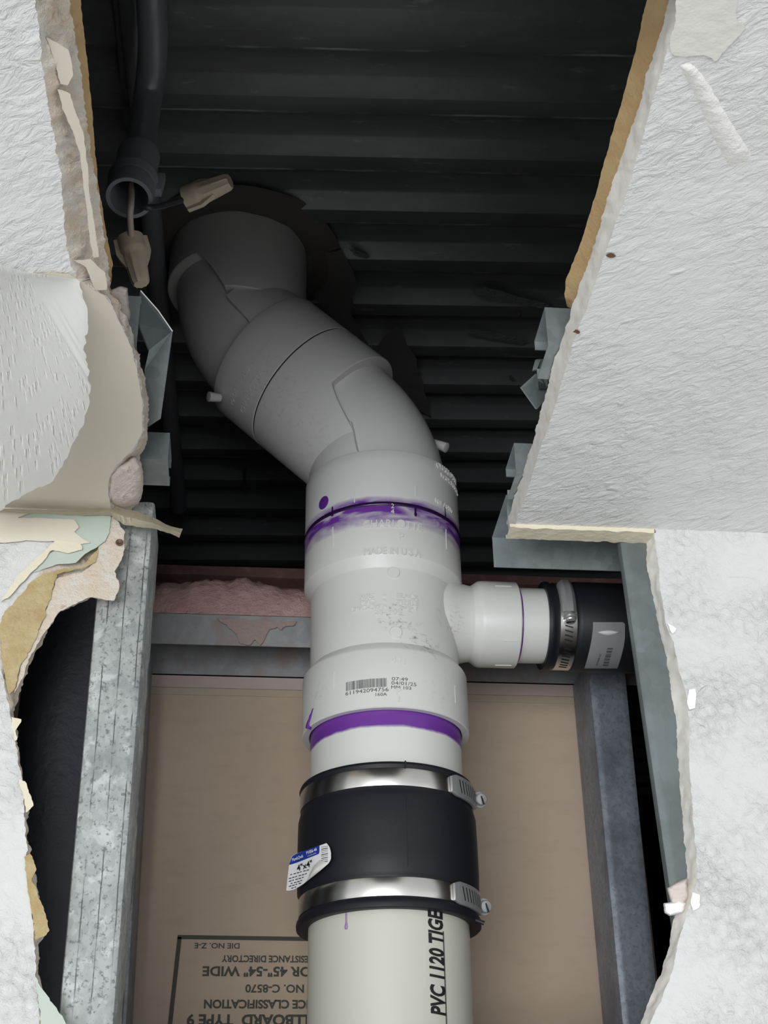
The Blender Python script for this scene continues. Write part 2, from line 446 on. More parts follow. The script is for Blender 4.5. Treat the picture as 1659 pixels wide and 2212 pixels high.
def cut_face(a, b, amp, seed, K=6):
    """the broken edge between the two faces of a board"""
    bm = bmesh.new(); rings = []
    for k in range(K+1):
        t = k/K; ring = []
        for p, q in zip(a, b):
            c = V(p).lerp(V(q), t)
            e = amp*sin(pi*t)
            w = V((noise.noise(c*95+V((seed, 0, 0))), noise.noise(c*95+V((0, seed, 9))), noise.noise(c*95+V((5, 0, seed)))))
            w2 = V((noise.noise(c*420+V((seed, 0, 0))), noise.noise(c*420+V((0, seed, 9))), noise.noise(c*420)))
            ring.append(c + w*e + w2*e*0.3)
        rings.append(ring)
    loft(bm, rings, closed=False); return bm
obj('cut_edge', cut_face(rr0, rr1, 0.0012, 3), M_CUT, ceiling, 50, 'straight white gypsum edge on the right of the hole')
obj('broken_edge', cut_face(ll0, ll1, 0.0035, 8, 10), M_GYP, ceiling, 60, 'crumbled beige gypsum edge on the left of the hole')
# brown paper backing that stands above the cut on both sides
BR = [(1402, -20), (1372, 110), (1352, 190), (1331, 260), (1306, 350), (1281, 440), (1256, 520), (1236, 570), (1221, 610), (1219, 635), (1226, 664)]
BRI = [(1462, -20), (1440, 80), (1415, 150), (1395, 230), (1360, 330), (1325, 440), (1300, 530), (1275, 600), (1262, 640), (1252, 655), (1240, 668)]
n = 90
a = jag(resample(BR, n), 3, 5); b = resample(BRI, n)
bm = bmesh.new()
loft(bm, [[on_z(p.x, p.y, H+TB+0.001) for p in b], [on_z(p.x, p.y, H+TB+0.012) for p in a], [on_z(p.x+3, p.y-2, H+TB+0.0135) for p in a], [on_z(p.x+16, p.y, H+TB+0.006) for p in b]], closed=False)
obj('brown_paper', bm, M_BROWN, ceiling, 50, 'brown paper backing strip above the right cut')
BL = [(172, -20), (178, 40), (186, 110), (200, 250), (212, 400), (230, 500), (243, 570), (241, 605), (234, 622)]
BLI = [(130, -20), (135, 40), (150, 110), (165, 250), (185, 400), (205, 500), (215, 570), (222, 605), (226, 622)]
a = jag(resample(BL, n), 3, 6); b = resample(BLI, n)
bm = bmesh.new()
loft(bm, [[on_z(p.x, p.y, H+TB+0.001) for p in b], [on_z(p.x, p.y, H+TB+0.011) for p in a], [on_z(p.x-3, p.y-2, H+TB+0.0125) for p in a], [on_z(p.x-14, p.y, H+TB+0.006) for p in b]], closed=False)
obj('brown_paper', bm, M_BROWN, ceiling, 50, 'brown paper backing strip above the left edge')
# cream layer laid bare where the white face was torn away
bm = bmesh.new()
sheet(bm, [(150, 590), (205, 627), (232, 642), (262, 702), (284, 752), (296, 802), (308, 870), (308, 930), (290, 966), (253, 1003), (234, 1035), (235, 1080), (243, 1104), (-70, 1100), (-70, 590)], plane_z(H-0.0012), 0.001, 0, 4, 11)
obj('bared_paper', bm, M_CREAM, ceiling, None, 'cream paper layer bared where the white face is torn off')
# paper peel across the top of the broken edge
for k, q in enumerate(([(100, 80), (120, 90), (150, 110), (158, 160), (148, 185), (130, 180), (118, 130)], [(124, 192), (150, 200), (163, 240), (180, 290), (188, 350), (194, 420), (206, 500), (214, 556), (200, 556), (190, 480), (181, 400), (172, 330), (158, 285), (136, 236)], [(158, 562), (195, 560), (228, 590), (232, 625), (205, 628), (195, 600), (185, 575)])):
    bm = bmesh.new(); sheet(bm, q, plane_z(H+0.004-0.002*k), 0.0008, 0, 3, 20+k, step=6)
    obj('paper_shred', bm, M_CREAM, ceiling, None, 'cream paper shred on the broken edge')
# drooping white flap
free = resample([(166, 602), (178, 632), (186, 668), (190, 705), (181, 745), (192, 800), (197, 850), (183, 905), (160, 955), (136, 1002), (111, 1042), (62, 1064), (22, 1084), (0, 1105), (-80, 1112)], 90)
root = resample([(166, 602), (60, 588), (-40, 560), (-160, 540)], 90)
free = jag(free, 7, 9, 0.08)
def flap_z(s, t):
    g = min(1, t*3.0)
    return H-0.0016-0.030*(s*s*(3-2*s)*0.6+0.4*s*s)*g
bm = bmesh.new(); rings = []
for k in range(19):
    s = k/18; ring = []
    for i in range(90):
        p = root[i].lerp(free[i], s); ring.append(on_z(p.x, p.y, flap_z(s, i/89)))
    rings.append(ring)
vs = loft(bm, rings, closed=False)
bmesh.ops.solidify(bm, geom=bm.faces[:], thickness=0.0009)
obj('paper_flap', bm, M_FLAP, ceiling, 60, 'smooth bright white face paper drooping from the left edge')
# worn spots near the top right: scraped patch and a filler streak
bm = bmesh.new(); sheet(bm, [(1462, -30), (1592, -30), (1590, 40), (1612, 60), (1590, 85), (1570, 105), (1545, 135), (1525, 118), (1480, 122), (1450, 118), (1445, 95), (1458, 50)], plane_z(H-0.0008), 0.0007, 0, 5, 31)
obj('scraped_patch', bm, plain('scraped_cream_paint', (0.78, 0.76, 0.71), 0.7, 0, 90, 0.5), ceiling, None, 'scraped cream patch at the top right')
bm = bmesh.new()
c = resample([(1478, 138), (1510, 180), (1540, 240), (1572, 300), (1602, 350)], 40); rings = []
for k in range(9):
    s = -1+k/4; rings.append([on_z(p.x+s*(15+14*i/39+4*noise.noise(V((i*0.4, s, 2)))), p.y-s*12*(0.5+i/60), H-0.0022*(1-s*s)*min(1, i/3+0.2, (39-i)/3+0.2)+0.0004) for i, p in enumerate(c)])
loft(bm, rings, closed=False)
obj('filler_streak', bm, plain('white_filler', (0.84, 0.82, 0.79), 0.75, 0, 160, 0.9), ceiling, 60, 'thick white filler streak at the top right')
for q in ((1320, 552, 9), (1487, 63, 11), (1246, 716, 8)):
    bm = bmesh.new(); sheet(bm, [(q[0]+q[2]*cos(a*0.785), q[1]+q[2]*0.6*sin(a*0.785)) for a in range(8)], plane_z(H-0.0007), 0.0005, 0, 6, q[0], step=4)
    obj('rust_spot', bm, plain('rust_brown', (0.14, 0.07, 0.035), 0.8), ceiling, None, 'small brown rust spot')

# ---- front wall: one board with the hole below the ceiling
WRF = [(1412, 1146), (1420, 1200), (1427, 1280), (1440, 1350), (1455, 1390), (1468, 1450), (1482, 1500), (1490, 1560), (1488, 1640), (1492, 1700), (1500, 1800), (1507, 1880), (1500, 1930), (1482, 1980), (1466, 2030), (1452, 2100), (1432, 2150), (1404, 2212), (1380, 2260)]
WRT = [(1394, 1150), (1398, 1230), (1413, 1300), (1424, 1360), (1440, 1420), (1450, 1500), (1460, 1550), (1462, 1600), (1470, 1720), (1480, 1830), (1486, 1890), (1478, 1920), (1470, 1950), (1456, 1985), (1446, 2040), (1428, 2100), (1406, 2150), (1384, 2212), (1362, 2260)]
WLF = [(235, 1112), (205, 1130), (120, 1165), (108, 1190), (100, 1215), (70, 1255), (30, 1300), (2, 1338), (-6, 1400), (4, 1450), (14, 1500), (25, 1560), (40, 1640), (50, 1700), (55, 1800), (60, 1870), (66, 1950), (75, 2050), (80, 2130), (86, 2212), (90, 2260)]
WLT = [(252, 1112), (250, 1135), (272, 1160), (266, 1200), (246, 1240), (262, 1268), (246, 1300), (196, 1292), (130, 1322), (104, 1360), (78, 1410), (58, 1450), (42, 1500), (30, 1545), (36, 1600), (46, 1680), (66, 1740), (56, 1780), (62, 1840), (76, 1890), (92, 1980), (100, 2015), (84, 2040), (84, 2100), (96, 2150), (120, 2212), (130, 2260)]
wrf = jag(resample(WRF, NR), 4, 11); wrt = jag(resample(WRT, NR), 4, 12)
wlf = jag(resample(WLF, NR), 6, 13); wlt = jag(resample(WLT, NR), 7, 14)
def wall_ring(r, l, y):
    rr = [on_y(p.x, p.y, y) for p in r]; ll = [on_y(p.x, p.y, y) for p in l]
    rr[0].z = H; ll[0].z = H
    X = 1.6; zb = rr[-1].z-0.02
    return [V((X, y, H))] + rr + [V((rr[-1].x-0.02, y, zb)), V((ll[-1].x+0.02, y, zb))] + ll[::-1] + [V((-X, y, H)), V((-X, y, -1.95)), V((X, y, -1.95))], rr, ll
w_f, wr0, wl0 = wall_ring(wrf, wlf, YW)
w_b, wr1, wl1 = wall_ring(wrt, wlt, YS)
bm = bmesh.new()
cap(bm, [bm.verts.new(p) for p in w_f], 0); cap(bm, [bm.verts.new(p) for p in w_b], 1)
wall = obj('wall_front', bm, [M_WALL, M_BROWN], org=(0.6, YW, -1.95), kind='structure', label='white textured wall board broken open in front of the pipes', cat='wall')
obj('cut_edge', cut_face(wr0, wr1, 0.0014, 4), M_CUT, wall, 50, 'white gypsum edge on the right of the opening')
obj('broken_edge', cut_face(wl0, wl1, 0.004, 12, 8), M_GYP, wall, 60, 'crumbled gypsum edge on the left of the opening')
# strip of wall board left under the ceiling, seen on its cut underside
bm = bmesh.new()
x0, x1 = on_z(1098, 1140, H).x, on_y(1416, 1146, YW).x
pts = [(x0+(x1-x0)*i/40) for i in range(41)]
loft(bm, [[V((x, YW, H)) for x in pts], [V((x, YW, H-0.003+0.0012*noise.noise(V((x*120, 0, 0))))) for x in pts], [V((x, YS, H-0.003+0.0012*noise.noise(V((x*150, 3, 0))))) for x in pts], [V((x, YS, H)) for x in pts]], closed=False)
obj('board_strip', bm, M_YELLOW, wall, 40, 'thin cream strip of board left under the ceiling')
# layers of paper and old paint on the torn left part
def layer(name, q, dy, mat, seed, lab, amp=5, step=7):
    bm = bmesh.new(); sheet(bm, q, plane_y(YW-dy), 0.0009, 0, amp, seed, step=step)
    return obj(name, bm, mat, wall, None, lab)
layer('green_paint', [(40, 1106), (240, 1108), (236, 1150), (225, 1170), (212, 1180), (180, 1200), (165, 1215), (120, 1220), (80, 1235), (60, 1240), (75, 1215), (110, 1195), (150, 1170), (40, 1130)], 0.0010, M_GREEN, 41, 'pale green old paint bared by the tear', 3)
layer('torn_paper', [(-60, 1104), (70, 1106), (55, 1112), (36, 1118), (160, 1122), (172, 1138), (160, 1150), (186, 1168), (196, 1172), (150, 1178), (120, 1170), (60, 1168), (-60, 1178)], 0.0022, M_CREAM, 42, 'cream torn paper below the ceiling line', 3)
layer('torn_paper', [(120, 1168), (172, 1172), (180, 1186), (150, 1195), (110, 1188), (95, 1212), (60, 1245), (20, 1290), (0, 1300), (40, 1240), (80, 1205)], 0.0026, M_YELLOW, 43, 'yellowed torn paper edge', 4)
layer('kraft_paper', [(212, 1185), (196, 1200), (178, 1224), (150, 1226), (125, 1232), (90, 1240), (64, 1260), (40, 1290), (10, 1320), (0, 1345), (2, 1400), (8, 1450), (18, 1500), (30, 1490), (42, 1440), (70, 1395), (88, 1350), (100, 1318), (112, 1272), (128, 1240), (180, 1226), (206, 1215)], 0.0006, M_KRAFT, 44, 'frayed brown kraft paper around the tear', 6)
layer('gypsum_patch', [(214, 1115), (248, 1118), (268, 1150), (268, 1200), (246, 1235), (262, 1268), (246, 1298), (196, 1290), (130, 1320), (100, 1360), (70, 1410), (45, 1470), (30, 1500), (50, 1430), (88, 1352), (104, 1310), (122, 1250), (180, 1236), (205, 1215), (216, 1180), (226, 1150)], -0.0005, M_GYP, 45, 'broken pinkish white gypsum', 6)
for k, q in enumerate(([(25, 1548), (45, 1554), (43, 1565), (32, 1580), (36, 1600), (28, 1600)], [(40, 1682), (56, 1688), (74, 1740), (56, 1756), (50, 1720)], [(52, 1850), (66, 1845), (78, 1875), (70, 1900), (92, 1960), (108, 2010), (96, 2022), (76, 2030), (72, 1990), (60, 1920)], [(76, 2110), (94, 2140), (140, 2205), (146, 2225), (90, 2225)])):
    layer('torn_paper', q, 0.0012, (M_YELLOW, M_YELLOW, M_KRAFT, M_GREEN)[k], 50+k, 'frayed paper tongue on the left edge', 5, 5)
for k, q in enumerate(([(1488, 1490), (1500, 1488), (1505, 1500), (1502, 1530), (1488, 1534), (1484, 1515)], [(1497, 1928), (1513, 1932), (1512, 1960), (1498, 1968), (1492, 1950)], [(1440, 1345), (1462, 1358), (1452, 1370)])):
    layer('paper_curl', q, 0.002, M_FLAP, 60+k, 'white paper curl on the right edge', 3, 4)
# paper tongue that bridges the corner
bm = bmesh.new()
top = resample([(-40, 1098), (60, 1100), (150, 1102), (240, 1096), (290, 1103), (330, 1117), (370, 1138), (394, 1142)], 60)
bot = resample([(-40, 1106), (60, 1108), (150, 1112), (240, 1114), (265, 1132), (300, 1139), (340, 1143), (388, 1161)], 60)
top = jag(top, 3, 70); bot = jag(bot, 4, 71)
loft(bm, [[on_y(top[i].x, top[i].y, YW-0.004-0.004*sin(i*0.1)) for i in range(60)], [on_y((top[i].x+bot[i].x)/2, (top[i].y+bot[i].y)/2, YW-0.009) for i in range(60)], [on_y(bot[i].x, bot[i].y, YW-0.003) for i in range(60)]], closed=False)
bmesh.ops.solidify(bm, geom=bm.faces[:], thickness=0.001)
obj('paper_tongue', bm, M_YELLOW, wall, 50, 'twisted yellowed paper tongue pointing over the gap')
# crumbled chunk on the right edge
def blob(bm, pts, y0, y1, amp, seed):
    q = jag(resample([V(p) for p in pts]+[V(pts[0])], 40)[:-1], amp, seed)
    c = sum((V(p) for p in q), V((0, 0)))/len(q)
    rings = []
    for k in range(7):
        t = k/6; s = 1-0.30*t**3
        rings.append([on_y(c.x+(p.x-c.x)*s, c.y+(p.y-c.y)*s, y1+(y0-y1)*sin(t*pi/2)+0.0008*noise.noise(V((p.x*0.1, p.y*0.1, k)))) for p in q])
    loft(bm, rings, cap0=True, cap1=True)
bm = bmesh.new(); blob(bm, [(1440, 1918), (1484, 1896), (1488, 1940), (1478, 1955), (1452, 1958), (1445, 1935)], YW+0.003, YS, 3, 81)
obj('gypsum_chunk', bm, plain('pinkish_gypsum', (0.70, 0.61, 0.56), 0.9, 0, 160, 0.8), wall, 60, 'pinkish gypsum chunk hanging at the right edge')
bm = bmesh.new(); blob(bm, [(1434, 1952), (1468, 1944), (1482, 1950), (1476, 1972), (1446, 1980), (1436, 1972)], YW+0.002, YS, 3, 82)
obj('gypsum_chunk', bm, M_FLAP, wall, 60, 'white gypsum chunk below the pinkish one')
# gypsum lump hanging under the left joist
bm = bmesh.new(); q0 = [(236, 1022), (262, 1000), (292, 985), (306, 1000), (310, 1060), (300, 1088), (270, 1100), (240, 1092), (230, 1060)]
q = jag(resample([V(p) for p in q0]+[V(q0[0])], 50)[:-1], 4, 83); c = V((268, 1045)); rings = []
for k in range(8):
    t = k/7; s = 1-0.5*t**2.5
    rings.append([on_z(c.x+(p.x-c.x)*s, c.y+(p.y-c.y)*s, H+0.010-0.012*sin(t*pi/2)+0.0015*noise.noise(V((p.x*0.09, p.y*0.09, k)))) for p in q])
loft(bm, rings, cap1=True)
obj('gypsum_lump', bm, plain('pinkish_gypsum_lump', (0.70, 0.60, 0.55), 0.9, 0, 140, 0.9), ceiling, 60, 'pinkish broken gypsum lump at the corner')
bm = bmesh.new(); q0 = [(236, 628), (262, 618), (276, 622), (282, 690), (262, 690), (245, 660)]
q = jag(resample([V(p) for p in q0]+[V(q0[0])], 40)[:-1], 3, 84); c = V((260, 655)); rings = []
for k in range(6):
    t = k/5; s = 1-0.4*t**2.5
    rings.append([on_z(c.x+(p.x-c.x)*s, c.y+(p.y-c.y)*s, H+TB+0.004-0.010*sin(t*pi/2)) for p in q])
loft(bm, rings, cap1=True)
obj('gypsum_lump', bm, plain('grey_gypsum_lump', (0.42, 0.37, 0.34), 0.9, 0, 140, 0.9), ceiling, 60, 'grey brown gypsum lump below the wire nut')

# ---- floor, and dark boxes added to keep daylight out of chase and plenum
bm = bmesh.new(); box(bm, (0, -0.3, -1.975), (2.2, 0, 0), (0, 2.8, 0), (0, 0, 0.025)); obj('floor', bm, M_FLOOR, kind='structure')
for s, nm in ((-1, 'light_block_left'), (1, 'light_block_right')):
    bm = bmesh.new(); box(bm, (s*0.95, 1.70, -0.52), (0.02, 0, 0), (0, 0.84, 0), (0, 0, 1.43)); box(bm, (s*1.62, -0.03, 0.72), (0.02, 0, 0), (0, 2.6, 0), (0, 0, 0.24))
    obj(nm, bm, M_DARK, kind='structure')
bm = bmesh.new(); box(bm, (0, 2.55, -0.5), (1.6, 0, 0), (0, 0.02, 0), (0, 0, 1.46)); obj('light_block_rear', bm, M_DARK, kind='structure')
bm = bmesh.new(); box(bm, (0, -2.62, 0.72), (1.6, 0, 0), (0, 0.02, 0), (0, 0, 0.24)); obj('light_block_near', bm, M_DARK, kind='structure')

# ---- liner board at the back of the chase with its printed stamp
ZL = 0.493
xr_b = on_y(1352, 1500, YL).x; xm_b = (xr_b-0.42)/2; xh_b = (xr_b+0.42)/2
bm = bmesh.new(); box(bm, (xm_b, YL+0.0127, (ZL-1.95)/2), (xh_b, 0, 0), (0, 0.0127, 0), (0, 0, (ZL+1.95)/2)); liner = obj('wall_back', bm, M_BOARD, org=(0.1, YL, -1.95), kind='structure', label='tan paper faced liner board behind the pipe with printed stamp', cat='wall')
bm = bmesh.new(); box(bm, (xm_b, YL-0.0006, ZL-0.0055), (xh_b, 0, 0), (0, 0.0006, 0), (0, 0, 0.0055)); obj('pink_edge', bm, M_PINKED, liner, None, 'pinkish strip along the top')
bm = bmesh.new(); box(bm, (xm_b, YL-0.0004, ZL-0.0145), (xh_b, 0, 0), (0, 0.0004, 0), (0, 0, 0.0032)); obj('tan_edge', bm, M_TANED, liner, None, 'lighter tan strip along the top')
# stamp, printed upside down
bm = bmesh.new(); yk = YL-0.0005
A = on_y(388, 2024, yk); B = on_y(700, 2030, yk); C = on_y(362, 2260, yk)
def bar(p, q, w):
    p, q = V(p), V(q); d = (q-p).normalized(); s = V((0, -1, 0)).cross(d).normalized()*w
    bm.faces.new([bm.verts.new(x) for x in (p+s, q+s, q-s, p-s)])
bar(A+V((-0.0016, 0, 0)), B+V((0.05, 0, 0)), 0.0016); bar(A, C, 0.0017)
obj('stamp_border', bm, M_STAMP, liner)
bm = bmesh.new()
for s, px, py, size, xs, bold in (('DIE NO. Z-E', 420, 2037, 0.0068, 1.0, 0.0), ('FIRE RESISTANCE DIRECTORY', 480, 2064, 0.0083, 0.78, 0.0001), ('FOR 45"-54" WIDE', 438, 2088, 0.0118, 0.97, 0.0002), ('ISSUE NO. C-8570', 530, 2127, 0.0098, 0.93, 0.0001), ('FIRE RESISTANCE CLASSIFICATION', 440, 2160, 0.0103, 0.86, 0.0002), ('GYPSUM WALLBOARD  TYPE 9', 404, 2192, 0.0130, 0.92, 0.0003)):
    o = on_y(px, py, yk)
    t = text_bm(s, size*0.86, 0, bold+0.00012, 0, 'RIGHT', 1.0, None, xs*1.15)
    merge(bm, t, lambda c: V((o.x-c.x, yk, o.z-c.y)))
obj('stamp_lettering', bm, M_STAMP, liner)

# ---- corrugated steel deck overhead
dk = empty('steel_deck', (0, 0.7, ZD), 'dark corrugated steel deck overhead above the hole', 'deck', None, 'structure')
def deck_z(s):
    u = (s/0.066) % 1.0
    for a, b, z0, z1 in ((0, .26, 0, 0), (.26, .46, 0, 1), (.46, .80, 1, 1), (.80, 1.0, 1, 0)):
        if a <= u <= b: return (z0+(z1-z0)*(u-a)/(b-a))*0.0115
    return 0
ang = RAD(-3.0); dx = V((cos(ang), sin(ang), 0)); dyv = V((-sin(ang), cos(ang), 0))
bm = bmesh.new(); ss = []
k = -48
while k*0.066 < 1.9:
    for u in (0, .02, .24, .28, .44, .48, .78, .82, .98): ss.append((k+u)*0.066)
    k += 1
base = V((0, 0.74, ZD))
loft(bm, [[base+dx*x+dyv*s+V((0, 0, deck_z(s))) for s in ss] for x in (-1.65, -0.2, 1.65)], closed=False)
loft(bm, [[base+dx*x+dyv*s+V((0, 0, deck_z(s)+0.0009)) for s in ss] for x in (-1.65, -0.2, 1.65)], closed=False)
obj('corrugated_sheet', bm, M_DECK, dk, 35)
# ragged dark hole rim where the pipe goes through
XT, YT = XP-0.1290, YP+0.0155
bm = bmesh.new()
rings = []
for k, (r, z) in enumerate(((0.064, 0.000), (0.070, -0.004), (0.082, -0.004), (0.094, 0.003))):
    rings.append([V((XT+cos(a*pi/40)*(r+0.006*noise.noise(V((cos(a*pi/40)*2, sin(a*pi/40)*2, k)))), YT+sin(a*pi/40)*(r+0.006*noise.noise(V((cos(a*pi/40)*2, sin(a*pi/40)*2, k+9)))), ZD+z)) for a in range(80)])
loft(bm, rings); obj('hole_rim', bm, plain('dark_mortar', (0.13, 0.115, 0.11), 0.9, 0, 120, 0.9), dk, 50, 'rough dark patch around the pipe hole')
bm = bmesh.new()
sheet(bm, [(640, 560), (740, 540), (770, 600), (760, 680), (800, 760), (860, 700), (900, 780), (930, 900), (860, 860), (760, 740), (680, 640)], plane_z(ZD-0.003), 0.002, 0, 8, 91)
obj('mortar_smear', bm, plain('dark_mortar_smear', (0.16, 0.15, 0.145), 0.9, 0, 90, 0.9), dk, None, 'rough dark smear beside the pipe')
for k, q in enumerate(([(1018, 625), (1050, 620), (1120, 640), (1195, 660), (1190, 672), (1110, 655), (1060, 650), (1030, 640)], [(1005, 710), (1060, 716), (1140, 735), (1130, 745), (1060, 732), (1010, 722)], [(752, 535), (780, 545), (800, 556), (790, 560), (765, 552)], [(1112, 680), (1124, 672), (1126, 680), (1116, 686)], [(524, 1012), (532, 1008), (533, 1040), (529, 1062), (521, 1058), (526, 1036)], [(580, 1040), (586, 1036), (588, 1056), (582, 1060)], [(1098, 812), (1106, 810), (1110, 822), (1102, 824)])):
    bm = bmesh.new(); sheet(bm, q, plane_z(ZD-0.004), 0.0008, 0, 5, 95+k, step=6)
    obj('foil_scrap', bm, M_FOIL if k >= 3 else plain('crinkled_dark_film', (0.30, 0.32, 0.32), 0.25, 0.3, 300, 1.0), dk, None, 'crinkled shiny scrap stuck to the deck')

# ---- beam and rear top track
def channel(bm, a, b, prof, e1, e2, mi=0, uv=False, cap_=True):
    """sweep a closed 2D profile (along e1, e2) from a to b"""
    a, b, e1, e2 = V(a), V(b), V(e1), V(e2)
    loft(bm, [[a+e1*x+e2*y for x, y in prof], [b+e1*x+e2*y for x, y in prof]], cap0=cap_, cap1=cap_, mi=mi, uv=uv)
def cprof(w, d, lip, t, lips=True):
    """C section: web at y=0..t, flanges of width d at x=0 and x=w, lips turned in"""
    if lips:
        return [(0, 0), (w, 0), (w, d), (w-lip, d), (w-lip, d-t), (w-t, d-t), (w-t, t), (t, t), (t, d-t), (lip, d-t), (lip, d), (0, d)]
    return [(0, 0), (w, 0), (w, d), (w-t, d), (w-t, t), (t, t), (t, d), (0, d)]
yb = 1.36
z1, z2, z3 = on_y(500, 1224, yb).z, on_y(500, 1246, yb).z, on_y(500, 1305, yb+0.02).z
bm = bmesh.new()
prof = [(0, z3-0.02), (0.09, z3-0.02), (0.09, z1+0.004), (0.0, z1), (0.0, z2+0.001), (0.003, z2), (0.02, z2-0.001), (0.02, z3), (0.0, z3)]
loft(bm, [[V((x, yb+0.004*noise.noise(V((x*20, z*40, 0)))+a, z)) for a, z in prof] for x in [-0.9+i*0.06 for i in range(31)]], cap0=True, cap1=True)
obj('steel_beam', bm, M_BEAM, None, 20, 'red primed steel beam running behind the top of the chase', 'beam')
ZT = 0.523
bm = bmesh.new(); t = 0.0009
prof = [(0, ZL+0.002), (0, ZT), (0.063, ZT), (0.063, ZL+0.002), (0.063-t, ZL+0.002), (0.063-t, ZT-t), (t, ZT-t), (t, ZL+0.002)]
loft(bm, [[V((x, YB-0.002+a, z)) for a, z in prof] for x in (-0.42, 0.1, 0.62)], cap0=True, cap1=True)
rtrack = obj('rear_track', bm, M_TRACK, None, None, 'galvanized track with pink smears above the tan liner board', 'metal track')
# fireproofing heap on the track
bm = bmesh.new()
xl = on_y(300, 1340, YB).x; xr = on_y(760, 1340, YB).x
prof_t = resample([(300, 1305), (330, 1283), (390, 1274), (470, 1270), (520, 1268), (560, 1274), (620, 1292), (680, 1300), (760, 1320)], 70)
zz = [on_y(p.x, p.y, YB+0.035).z for p in prof_t]; xx = [on_y(p.x, p.y, YB+0.03).x for p in prof_t]
rings = []
for k in range(14):
    t_ = k/13; a = t_*pi
    ring = []
    for i in range(70):
        hz = max(zz[i]-ZT, 0.006)*1.0
        p = V((xx[i], YB+0.03-0.032*cos(a), ZT+0.0004+hz*sin(a)**0.7))
        p += V((0, noise.noise(p*60)*0.005, noise.noise(p*60+V((9, 0, 0)))*0.005))*sin(a)
        p += V((0, noise.noise(p*190)*0.003, noise.noise(p*190+V((9, 0, 0)))*0.003))*sin(a)
        ring.append(p)
    rings.append(ring)
loft(bm, rings, closed=False)
obj('fireproofing_heap', bm, M_FLUFF, None, 60, 'lumpy pink fireproofing heap resting on the rear track', 'fireproofing')
bm = bmesh.new()
sheet(bm, [(470, 1337), (640, 1342), (634, 1352), (616, 1350), (606, 1362), (596, 1352), (580, 1360), (572, 1384), (562, 1394), (552, 1380), (540, 1394), (520, 1392), (512, 1372), (500, 1360), (486, 1348)], plane_y(YB-0.0045), 0.002, 0, 7, 101, step=5)
obj('smear', bm, plain('pink_smear', (0.37, 0.285, 0.265), 0.95, 0, 160, 1.0, 110), rtrack, None, 'brownish pink smear down the track')

# ================================================================== WALL FRAMING
def post(name, pxs, y, depth, mat, label, cat, side=1, lipw=0.009, seg=14):
    """vertical C stud: pxs = ((top-left, top-right), (bottom-left, bottom-right)) of its front flange on the plane y; web on the given side"""
    (tl, tr), (bl, br) = pxs
    T0, T1, B0, B1 = on_y(*tl, y), on_y(*tr, y), on_y(*bl, y), on_y(*br, y)
    bm = bmesh.new(); rings = []; rnd = 0.003; tt = 0.0011
    for k in range(seg+1):
        f = k/seg; a = B0.lerp(T0, f); b = B1.lerp(T1, f)
        if side < 0: a, b = b, a                      # web runs back from b
        ex = (b-a); w = ex.length; ex = ex/w; ey = V((0, 1, 0))
        def P(u, v): return a+ex*u+ey*v
        o = []
        o += [P(0.0008, depth*0.0+lipw), P(0.0, 0.0035), P(0.0009, 0.001), P(0.0032, 0)]
        m_ = 8
        o += [P(0.0032+(w-0.0064)*i/m_, -0.0003*(i % 2)) for i in range(1, m_)]
        o += [P(w-0.0032, 0), P(w-0.0009, 0.001), P(w, 0.0035)]
        o += [P(w, depth-0.001), P(w-0.001, depth), P(0.004, depth), P(0.004, depth-tt), P(w-tt, depth-tt), P(w-tt, tt*1.6)]
        o += [P(tt*1.6, tt*1.6), P(tt, lipw)]
        rings.append(o)
    loft(bm, rings, cap0=True, cap1=True, uv=True)
    return obj(name, bm, mat, None, 30, label, cat)
post('steel_stud', (((226, 1085), (334, 1085)), ((114, 2320), (238, 2320))), YS, 0.063, M_STUD, 'light grey weathered steel stud left of the pipe', 'steel stud', 1)
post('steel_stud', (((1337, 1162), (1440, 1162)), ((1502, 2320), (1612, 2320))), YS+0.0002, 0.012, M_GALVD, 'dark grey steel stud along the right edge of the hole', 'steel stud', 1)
post('rear_stud', (((1268, 1425), (1350, 1425)), ((1354, 2320), (1440, 2320))), YB, 0.0585, M_BACK, 'blue spangled rear steel stud right of the pipe by the tan board', 'steel stud', -1)
post('rear_stud', (((240, 1385), (322, 1385)), ((180, 2320), (268, 2320))), YB, 0.0585, M_BACK, 'dark blue rear steel stud behind the weathered left stud', 'steel stud', 1)
# top track over the wall opening on the right (U section, open side down)
bm = bmesh.new(); zt = 0.5235; zl = zt-0.0265; t = 0.001
x0 = on_z(1060, 1160, zt).x+0.001; x1 = x0+0.32
prof = [(0.001, H+0.001), (0.001, zt), (0.064, zt), (0.064, zl), (0.064-t, zl), (0.064-t, zt-t), (0.001+t, zt-t), (0.001+t, H+0.001)]
y0 = YS-0.0005
loft(bm, [[V((x, y0+a, z)) for a, z in prof] for x in (x0, x0+0.1, x1)], cap0=True, cap1=True)
obj('top_track', bm, M_GALV, None, None, 'blue grey galvanized top track above the rubber coupled branch', 'metal track')
# cut ceiling joists: stubs on both sides of the hole
def joist(pxa, pxb, y, ztop, x_end, x_far, label, side):
    bm = bmesh.new(); hgt = ztop-(H+TB+0.0015); prof = cprof(hgt, 0.034, 0.007, 0.001)
    channel(bm, (x_far, y, H+TB+0.0015), (x_end, y, H+TB+0.0015), prof, (0, 0, 1), (0, 1, 0))
    return bm
zt1 = on_y(340, 934, 0.80).z
bm = joist(0, 0, 0.80, zt1, on_y(362, 1000, 0.80).x, -0.62, '', 0)
j = obj('ceiling_joist', bm, M_GALV, None, None, 'cut end of ceiling joist at the left, nearer the wall corner', 'ceiling joist')
